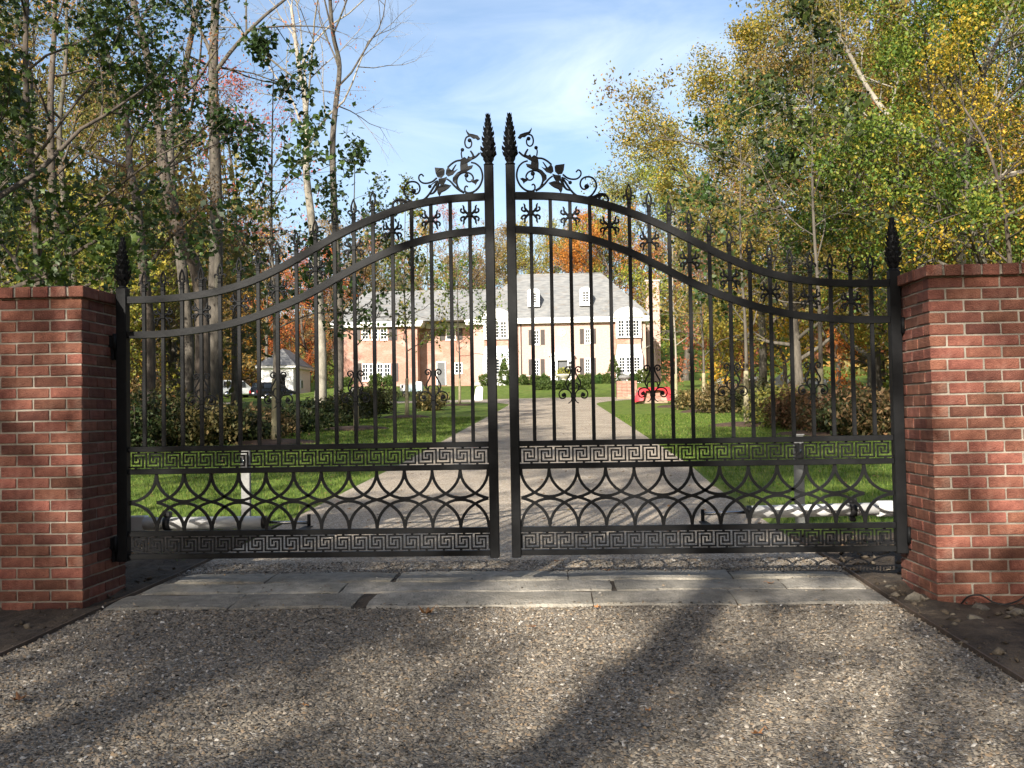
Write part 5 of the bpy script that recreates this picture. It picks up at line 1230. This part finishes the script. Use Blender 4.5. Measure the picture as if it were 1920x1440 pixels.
# young planted trees along the drive
def young(label, px, py, hgt_, leaf, seed, nleaf, bare=False, w=1.0, lsize=.13):
    g_ = ground_at(px, py); loc = (float(g_[0]), float(g_[1]), gz(g_[0], g_[1]))
    tr = [(0, 0, -.05), (.03, 0, hgt_ * .3), (-.04, .05, hgt_ * .6), (.05, 0, hgt_)]
    ms = tree_meshes(tree_parts(seed, tr, .055, .28, 16, hgt_ * .25 * w, nleaf, lsize, .11, leaf_from=2, rtop=.2, bang=(45, 80), trop=(.06, .05, .03, .02), wig=.2, nsides=(10, 5, 4, 3), flat=.7, shape='cone', ratio=.55, tint=(.4, .26)))
    o = put_tree('young_tree', label, loc, ms, M_['bark_grey'] if leaf else M_['bark_pale'], LEAF[leaf] if leaf else None, 'young trees planted along the drive')
    wr = MB(); zt2 = 1.45; wr.tube([(loc[0] + .03 * (z_ / (hgt_ * .3)) ** 1.0, loc[1], loc[2] + z_) for z_ in np.linspace(.02, zt2, 8)], [.078 - .016 * k / 7 for k in range(8)], 12); wr.build('lower_stem', M_['bark_young'], o)  # tan tube over the lower part of the stem
    # ring of mulch round the foot
    r = random.Random(seed); n = 22; rr = [0.95 + .12 * sin(k * 1.1 + seed) + r.uniform(-.05, .05) for k in range(n)]
    V = [(loc[0], loc[1], loc[2] + .10)] + [(loc[0] + q * rr[k] * cos(2 * pi * k / n), loc[1] + q * rr[k] * sin(2 * pi * k / n), gz(loc[0] + q * rr[k] * cos(2 * pi * k / n), loc[1] + q * rr[k] * sin(2 * pi * k / n)) + h_) for q, h_ in ((.55, .085), (.85, .05), (1.0, -.02)) for k in range(n)]
    Fs = [(0, 1 + k, 1 + (k + 1) % n) for k in range(n)] + [(1 + a * n + k, 1 + (a + 1) * n + k, 1 + (a + 1) * n + (k + 1) % n, 1 + a * n + (k + 1) % n) for a in range(2) for k in range(n)]
    tag(MB().add(V, Fs, True).build('mulch_ring', M_['mulch']), kind='structure')
    return o
young('young tree with dark green leaves in the dark shrub bed, nearest the shaded pillar', 515, 832, 8.4, 'dark_green', 121, 2600, w=1.15, lsize=.15)
young('young tree with sparse green leaves, second from the gate on the wing side', 668, 805, 7.6, 'dark_green', 122, 1700, w=.95)
young('young tree with yellow-green leaves, third from the gate on the wing side', 763, 783, 8.0, 'fresh_green', 123, 1500, w=.9)
young('young green-leaved tree farthest up the drive before the white bay', 862, 760, 8.6, 'fresh_green', 124, 2200, w=1.0)
young('young bare pale-barked tree beside the red sheet', 1268, 763, 8.6, None, 125, 0, w=1.2)
young('young tree with thin olive leaves and dark mulch, between the bare one and the bench', 1320, 772, 7.5, 'olive', 126, 1200)
young('young green tree on the lawn in front of the white bench', 1400, 798, 8.2, 'dark_green', 127, 2400, w=1.1)
young('young green tree among the shrubs nearest the sunlit pillar', 1540, 815, 8.8, 'dark_green', 128, 2200, w=1.1, lsize=.15)

# -- crowns shared by the trees of the wood
def shared(seed, hgt_, r0, cb, nb, blen, nleaf, lsize, sigma, **kw):
    r = np.random.default_rng(seed + 900); tr = [(0, 0, -.2)] + [(r.normal(0, .25) * k, r.normal(0, .25) * k, hgt_ * k / 4) for k in range(1, 5)]
    return tree_meshes(tree_parts(seed, tr, r0, cb, nb, blen, nleaf, lsize, sigma, **kw))
KIT = {
 'full': [shared(201 + k, 15, .24, .12, 24, 4.6, 26000, .175, .25, lv=3, nc=(0, 6, 4, 3), bang=(40, 80), wig=.17) for k in range(4)],
 'dense': [shared(281 + k, 15, .24, .10, 26, 4.6, 60000, .14, .24, lv=3, nc=(0, 6, 5, 3), bang=(40, 80), wig=.17) for k in range(2)],
 'tall': [shared(221 + k, 17, .25, .30, 18, 4.2, 16000, .175, .25, lv=3, nc=(0, 5, 4, 3)) for k in range(3)],
 'thin': [shared(231 + k, 17, .20, .35, 14, 4.2, 2200, .17, .22, lv=4, nc=(0, 4, 4, 3, 2), bang=(25, 55)) for k in range(3)],
 'low': [shared(241 + k, 6, .10, .05, 18, 2.5, 6500, .16, .2, lv=3, nc=(0, 5, 4, 3), bang=(30, 75)) for k in range(3)],
 'bare': [shared(251 + k, 16, .20, .30, 14, 4.4, 0, 0, 0, lv=4, nc=(0, 4, 4, 4, 3), bang=(22, 50)) for k in range(2)],
}
def woods(lst, group):
    for k, (px, Y, top, kind, leaf, bark, lab) in enumerate(lst):
        p = at(px, 740, Y); z = gz(p[0], Y); ht = at(px, top, Y)[2] - z
        ms = KIT[kind][k % len(KIT[kind])]; nom = {'full': 17.5, 'dense': 17.5, 'tall': 19, 'thin': 19, 'low': 7.2, 'bare': 18}[kind]
        put_tree({'full': 'autumn_tree', 'dense': 'autumn_tree', 'tall': 'autumn_tree', 'thin': 'thin_tree', 'low': 'small_tree', 'bare': 'bare_tree'}[kind], lab, (float(p[0]), Y, z), ms, bark, LEAF[leaf] if leaf else None, group, rotz=k * 2.1 + 0.4, scale=ht / nom)
woods([
 (1860, 18, -120, 'dense', 'fresh_green', BG, 'tall green and gold tree towering above the sunlit pillar'),
 (1640, 30, -160, 'dense', 'olive', BG, 'tall olive-green tree whose crown reaches the top above the hinge post'),
 (1745, 24, 120, 'dense', 'yellow_green', BD_, 'bright yellow-green tree right behind the sunlit pillar'),
 (1500, 46, 60, 'dense', 'yellow_green', BG, 'big yellow-green tree where the crown line steps down towards the sky'),
 (1430, 58, 150, 'tall', 'olive', BG, 'olive tree in front of the crown line beside the open sky'),
 (1285, 108, 250, 'full', 'yellow_green', BG, 'round pale yellow-green tree standing alone against the sky behind the chimney'),
 (1195, 122, 345, 'full', 'olive', BG, 'olive tree low against the sky just behind the house chimney'),
 (1395, 84, 340, 'tall', 'rust', BD_, 'reddish tree under the pale yellow-green crown'),
 (1360, 70, 490, 'low', 'rust', BD_, 'small red-leaved tree behind the bare young tree'),
 (1575, 56, 330, 'tall', 'gold', BP, 'tree with pale slim trunk and golden crown at the lawn edge'),
 (1660, 44, 470, 'low', 'orange', BD_, 'small bright orange tree beside the hinge post over the lawn'),
 (1470, 64, 430, 'low', 'gold', BD_, 'small golden tree behind the pointed standing stone'),
 (1400, 74, 500, 'low', 'fresh_green', BD_, 'small green tree behind the white bench'),
 (1800, 34, 300, 'low', 'fresh_green', BD_, 'bright green small tree seen over the sunlit pillar'),
 (1905, 28, 330, 'low', 'gold', BD_, 'small golden tree at the outer edge over the sunlit pillar'),
 (1720, 60, 100, 'full', 'yellow_green', BG, 'yellow-green tree farther back between the hinge post and the sunlit pillar'),
 (1950, 42, -50, 'dense', 'olive', BG, 'outermost tall olive tree at the sunlit side'),
], 'trees of the wood on the sunlit side')
big('pale_trunk_tree', 'thick pale trunk with branches rising behind the sunlit pillar', [(1812, 800), (1808, 620), (1806, 490), (1800, 370), (1770, 290), (1690, 235), (1640, 165), (1590, 90)], 20, .19, BP, 'yellow_green', 140, cb=.5, nb=9, blen=3.0, nleaf=6000, lsize=.09, sigma=.22)
big('slim_dark_tree', 'slim dark trunk curving up at the outer edge over the sunlit pillar', [(1925, 820), (1915, 600), (1900, 480), (1870, 380), (1838, 280), (1810, 200)], 15, .08, BD_, 'gold', 141, cb=.4, nb=9, blen=2.2, nleaf=5000, lsize=.075, sigma=.2)
woods([
 (40, 34, 60, 'dense', 'olive', BG, 'olive tree behind the near boughs in the shaded upper corner'),
 (190, 44, 250, 'full', 'brown', BG, 'brown-leaved tree between the slim trunks and the dark forked trunk'),
 (330, 52, 180, 'thin', 'rust', BG, 'thin reddish tree between the leaning trunks and the straight one'),
 (440, 56, 150, 'thin', 'rust', BG, 'thin pinkish-leaved tree beside the straight grey trunk'),
 (250, 38, 330, 'low', 'olive', BD_, 'small olive tree seen between the forked and leaning trunks'),
 (175, 28, 430, 'low', 'yellow_green', BD_, 'small yellow-green tree just over the shaded pillar'),
 (440, 110, 420, 'tall', 'brown', BG, 'brownish tree behind the silver minivan'),
 (578, 108, 470, 'full', 'orange', BD_, 'orange tree between the garage and the house wing'),
 (350, 78, 380, 'full', 'brown', BG, 'brown tree behind the white van'),
 (500, 100, 400, 'thin', 'orange', BG, 'thin orange-tinted tree behind the white garage'),
 (300, 60, 520, 'low', 'gold', BD_, 'small golden tree low behind the dark forked trunk'),
 (425, 106, 560, 'low', 'orange', BD_, 'small orange tree behind the minivan roof'),
 (20, 20, 420, 'low', 'fresh_green', BD_, 'small green tree over the shaded pillar at the picture edge'),
], 'trees of the wood on the shaded side')
woods([
 (700, 118, 420, 'thin', 'rust', BG, 'thin pinkish tree behind the ridge of the wing, outer end'),
 (780, 122, 395, 'bare', None, BP, 'bare pale tree behind the middle of the wing roof'),
 (740, 112, 470, 'full', 'olive', BG, 'olive tree behind the wing roof between two thin trees'),
 (850, 120, 400, 'thin', 'rust', BG, 'thin rust-leaved tree behind the wing next to the tall posts'),
 (905, 114, 440, 'full', 'brown', BD_, 'brown tree behind the wing roof beside the tall posts'),
 (985, 120, 430, 'full', 'yellow_green', BG, 'yellow-green tree rising behind the main roof at the tall posts'),
 (1040, 124, 395, 'bare', None, BP, 'bare tree behind the middle of the main roof'),
 (1085, 116, 420, 'full', 'yellow_green', BG, 'green-gold tree behind the main roof ridge'),
 (1135, 112, 405, 'full', 'orange', BD_, 'bright orange tree behind the hip of the main roof'),
 (1165, 126, 370, 'thin', 'olive', BG, 'thin olive tree between the orange one and the chimney'),
 (640, 108, 430, 'full', 'brown', BG, 'brown tree behind the outer end of the wing'),
], 'trees behind the house')

# -- far wood closing the view, with unseen trees added to block sky light: one mass
r = np.random.default_rng(77); FV, FQ, FT = [], [], []; TV, TQ = [], []; vb = 0; tb_ = 0
proto = [tree_parts(300 + k, [(0, 0, 0), (.2, .1, 5), (0, .2, 10), (.1, 0, 15)], .2, .08, 16, 4.2, 1350, .55, .55, lv=2, nc=(0, 4, 3), nsides=(5, 3, 3)) for k in range(4)]
spots = []
for k in range(34): spots.append((r.uniform(-75, 70), r.uniform(132, 165)))
for k in range(34): spots.append((r.uniform(-85, -34), r.uniform(45, 130)))
for k in range(26): spots.append((r.uniform(34, 80), r.uniform(40, 130)))
for k in range(8): spots.append((r.uniform(-30, -18), r.uniform(28, 60)))
for k in range(8): spots.append((r.uniform(17, 32), r.uniform(22, 55)))
for k in range(26): spots.append((r.uniform(-45, 40), r.uniform(-70, -44)))  # unseen wood behind the viewer, added to cut sky fill on the gate
for k in range(12): spots.append((r.uniform(9.5, 26), r.uniform(-34, 6)))  # unseen trees outside the frame, added to darken the shade
for k in range(4): spots.append((r.uniform(-26, -15), r.uniform(-9, 7)))  # unseen side trees, added to block sky light and shade the lawn
for x, y in spots:
    d = proto[r.integers(4)]; s_ = r.uniform(.7, 1.15); a = r.uniform(0, 6.3)
    Rm = np.array([[cos(a), -sin(a), 0], [sin(a), cos(a), 0], [0, 0, 1]]) * s_; o_ = np.array([x, y, gz(x, y) - .2])
    V = d['l'][0] @ Rm.T + o_; FV.append(V); FQ.append(d['l'][1] + vb); vb += len(V)
    h_ = r.random(); FT.append(np.clip(h_ + (d['l'][2] - .5) * .3, 0, 1))
    for k in ('t', 'b'):
        V = d[k][0] @ Rm.T + o_; TV.append(V); TQ.append(d[k][1] + tb_); tb_ += len(V)
fo = thing('far_and_unseen_woods', 'autumn woods closing the view behind the house and lawns, with unseen trees added to block sky light', 'woods'); fo['kind'] = 'stuff'
c = link('foliage', mesh_np('foliage', np.concatenate(FV), np.concatenate(FQ), None, {'tint': np.concatenate(FT)}), FOREST, fo); c['kind'] = 'stuff'
c = link('trunks', mesh_np('trunks', np.concatenate(TV), np.concatenate(TQ), smooth=True), BG, fo); c['kind'] = 'stuff'

# -- shrub beds along the drive
SH = 'shrubs in the beds along the drive'
def shrubs(lst, side):
    for k, (px, py, w, h, leaf, lab) in enumerate(lst):
        g_ = ground_at(px, py); loc = (float(g_[0]), float(g_[1]), gz(g_[0], g_[1]))
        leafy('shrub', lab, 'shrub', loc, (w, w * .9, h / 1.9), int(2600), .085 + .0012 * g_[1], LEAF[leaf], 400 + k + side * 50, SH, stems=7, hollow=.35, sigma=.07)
shrubs([
 (255, 842, .95, 1.15, 'hedge', 'dark shrub at the hinge post of the shaded gate leaf'),
 (320, 838, .95, 1.2, 'hedge', 'dark green shrub, second from the shaded hinge post'),
 (385, 836, .9, .95, 'hedge_brown', 'brownish shrub, third from the shaded hinge post, under the straight trunk'),
 (445, 832, .9, .78, 'hedge', 'dark shrub in front of the black estate car'),
 (490, 822, .9, .72, 'hedge_brown', 'brown-tinged shrub just before the first young tree'),
 (548, 812, .95, .72, 'hedge', 'dark shrub just past the first young tree'),
 (590, 803, .95, .78, 'hedge', 'dark shrub below the sunlit bare trunk'),
 (630, 794, .95, .9, 'hedge', 'dark shrub before the large pale boulder'),
 (672, 785, .95, 1.15, 'hedge', 'dark shrub behind the second young tree'),
 (706, 776, .95, 1.2, 'hedge', 'last dark shrub of the row, near the third young tree'),
 (808, 770, .75, .95, 'hedge_brown', 'round brown shrub standing apart at the end of the dark row'),
 (345, 790, 1.1, 1.15, 'hedge', 'dark shrub in the second row below the leaning trunks'),
 (270, 795, 1.1, 1.6, 'hedge_brown', 'tall brownish shrub behind the row near the forked trunk'),
], 0)
shrubs([
 (1350, 775, .9, 1.05, 'hedge_brown', 'reddish-brown shrub below the white bench'),
 (1425, 785, .85, 1.15, 'hedge', 'dark green shrub just past the young tree before the bench'),
 (1375, 770, .85, 1.05, 'hedge_brown', 'brown shrub behind the young tree before the bench'),
 (1462, 800, .85, 1.05, 'olive', 'olive shrub before the pointed standing stone'),
 (1497, 806, .8, 1.0, 'hedge_brown', 'tan shrub between the standing stone and the last young tree'),
 (1560, 815, .85, 1.0, 'hedge_brown', 'brown shrub just past the last young tree'),
 (1600, 818, .8, .9, 'hedge', 'dark low shrub, second from the sunlit hinge post'),
 (1645, 820, .85, 1.05, 'hedge_brown', 'tan shrub at the sunlit hinge post'),
 (1300, 768, .8, .8, 'hedge_brown', 'low brown shrub beside the mulch of the thin olive young tree'),
], 1)
# undergrowth along the wood edges
A = np.concatenate([np.stack([r.uniform(-30, -11, 900), r.uniform(10, 75, 900), np.zeros(900)], -1), np.stack([r.uniform(13, 34, 700), r.uniform(16, 70, 700), np.zeros(700)], -1)])
keep = (np.abs(A[:, 0]) > 11 + np.clip(A[:, 1] - 25, 0, 40) * .55); A = A[keep]
A[:, 2] = hgt(A[:, 0], A[:, 1]) + r.random(len(A)) * .7
V, Q, i = np_leaves(A, 26000, .4, .22, r)
th_ = r.uniform(-.95, .95, 2600); rad_ = r.uniform(150, 185, 2600); B_ = np.stack([np.sin(th_) * rad_, np.cos(th_) * rad_ - 15, np.zeros(2600)], -1)
C_ = np.concatenate([np.stack([r.uniform(-95, -44, 1500), r.uniform(40, 140, 1500), np.zeros(1500)], -1), np.stack([r.uniform(36, 80, 1100), r.uniform(45, 140, 1100), np.zeros(1100)], -1)])
B_ = np.concatenate([B_, C_]); B_[:, 2] = hgt(B_[:, 0], B_[:, 1]) + r.random(len(B_)) ** 1.2 * 8
V2, Q2, i2 = np_leaves(B_, 72000, 1.1, .9, r); Q = np.concatenate([Q, Q2 + len(V)]); V = np.concatenate([V, V2])
o = link('undergrowth', mesh_np('undergrowth', V, Q, None, {'tint': np.clip(r.normal(.4, .25, len(Q)), 0, 1)}), FOREST); tag(o, 'mixed brown and green undergrowth along the wood edges', 'undergrowth', kind='stuff')

# -- trees behind the viewer; their shade dapples the drive, pillars and gate
KIT['shade'] = [shared(261 + k, 11, .2, .30, 12, 3.6, 2600, .30, .22, lv=3, nc=(0, 4, 3, 3), bang=(35, 75)) for k in range(3)]
KIT['high'] = [shared(271 + k, 16, .22, .58, 11, 3.4, 2400, .30, .25, lv=3, nc=(0, 4, 3, 3), bang=(35, 75)) for k in range(2)]
for k, (x, y, s_, kind, leaf) in enumerate([(-11.5, -17, 1.0, 'high', 'olive'), (-7.0, -19, 1.1, 'high', 'fresh_green'), (-3.6, -14, 1.0, 'high', 'olive'), (-10.5, -22, 1.0, 'shade', 'fresh_green'), (-5.2, -25, 1.05, 'shade', 'yellow_green'), (-13.5, -27, 1.1, 'shade', 'olive'), (-8.9, -25, 1.0, 'shade', 'olive'), (-1.0, -18.0, .72, 'shade', 'fresh_green'), (-8.2, -29, 1.15, 'shade', 'fresh_green')]):
    put_tree('roadside_tree', 'tree outside the picture behind the viewer, its shade dappling the gravel', (x, y, gz(x, y)), KIT[kind][k % len(KIT[kind])], BG, LEAF[leaf], 'roadside trees behind the viewer', k * 1.3, s_)
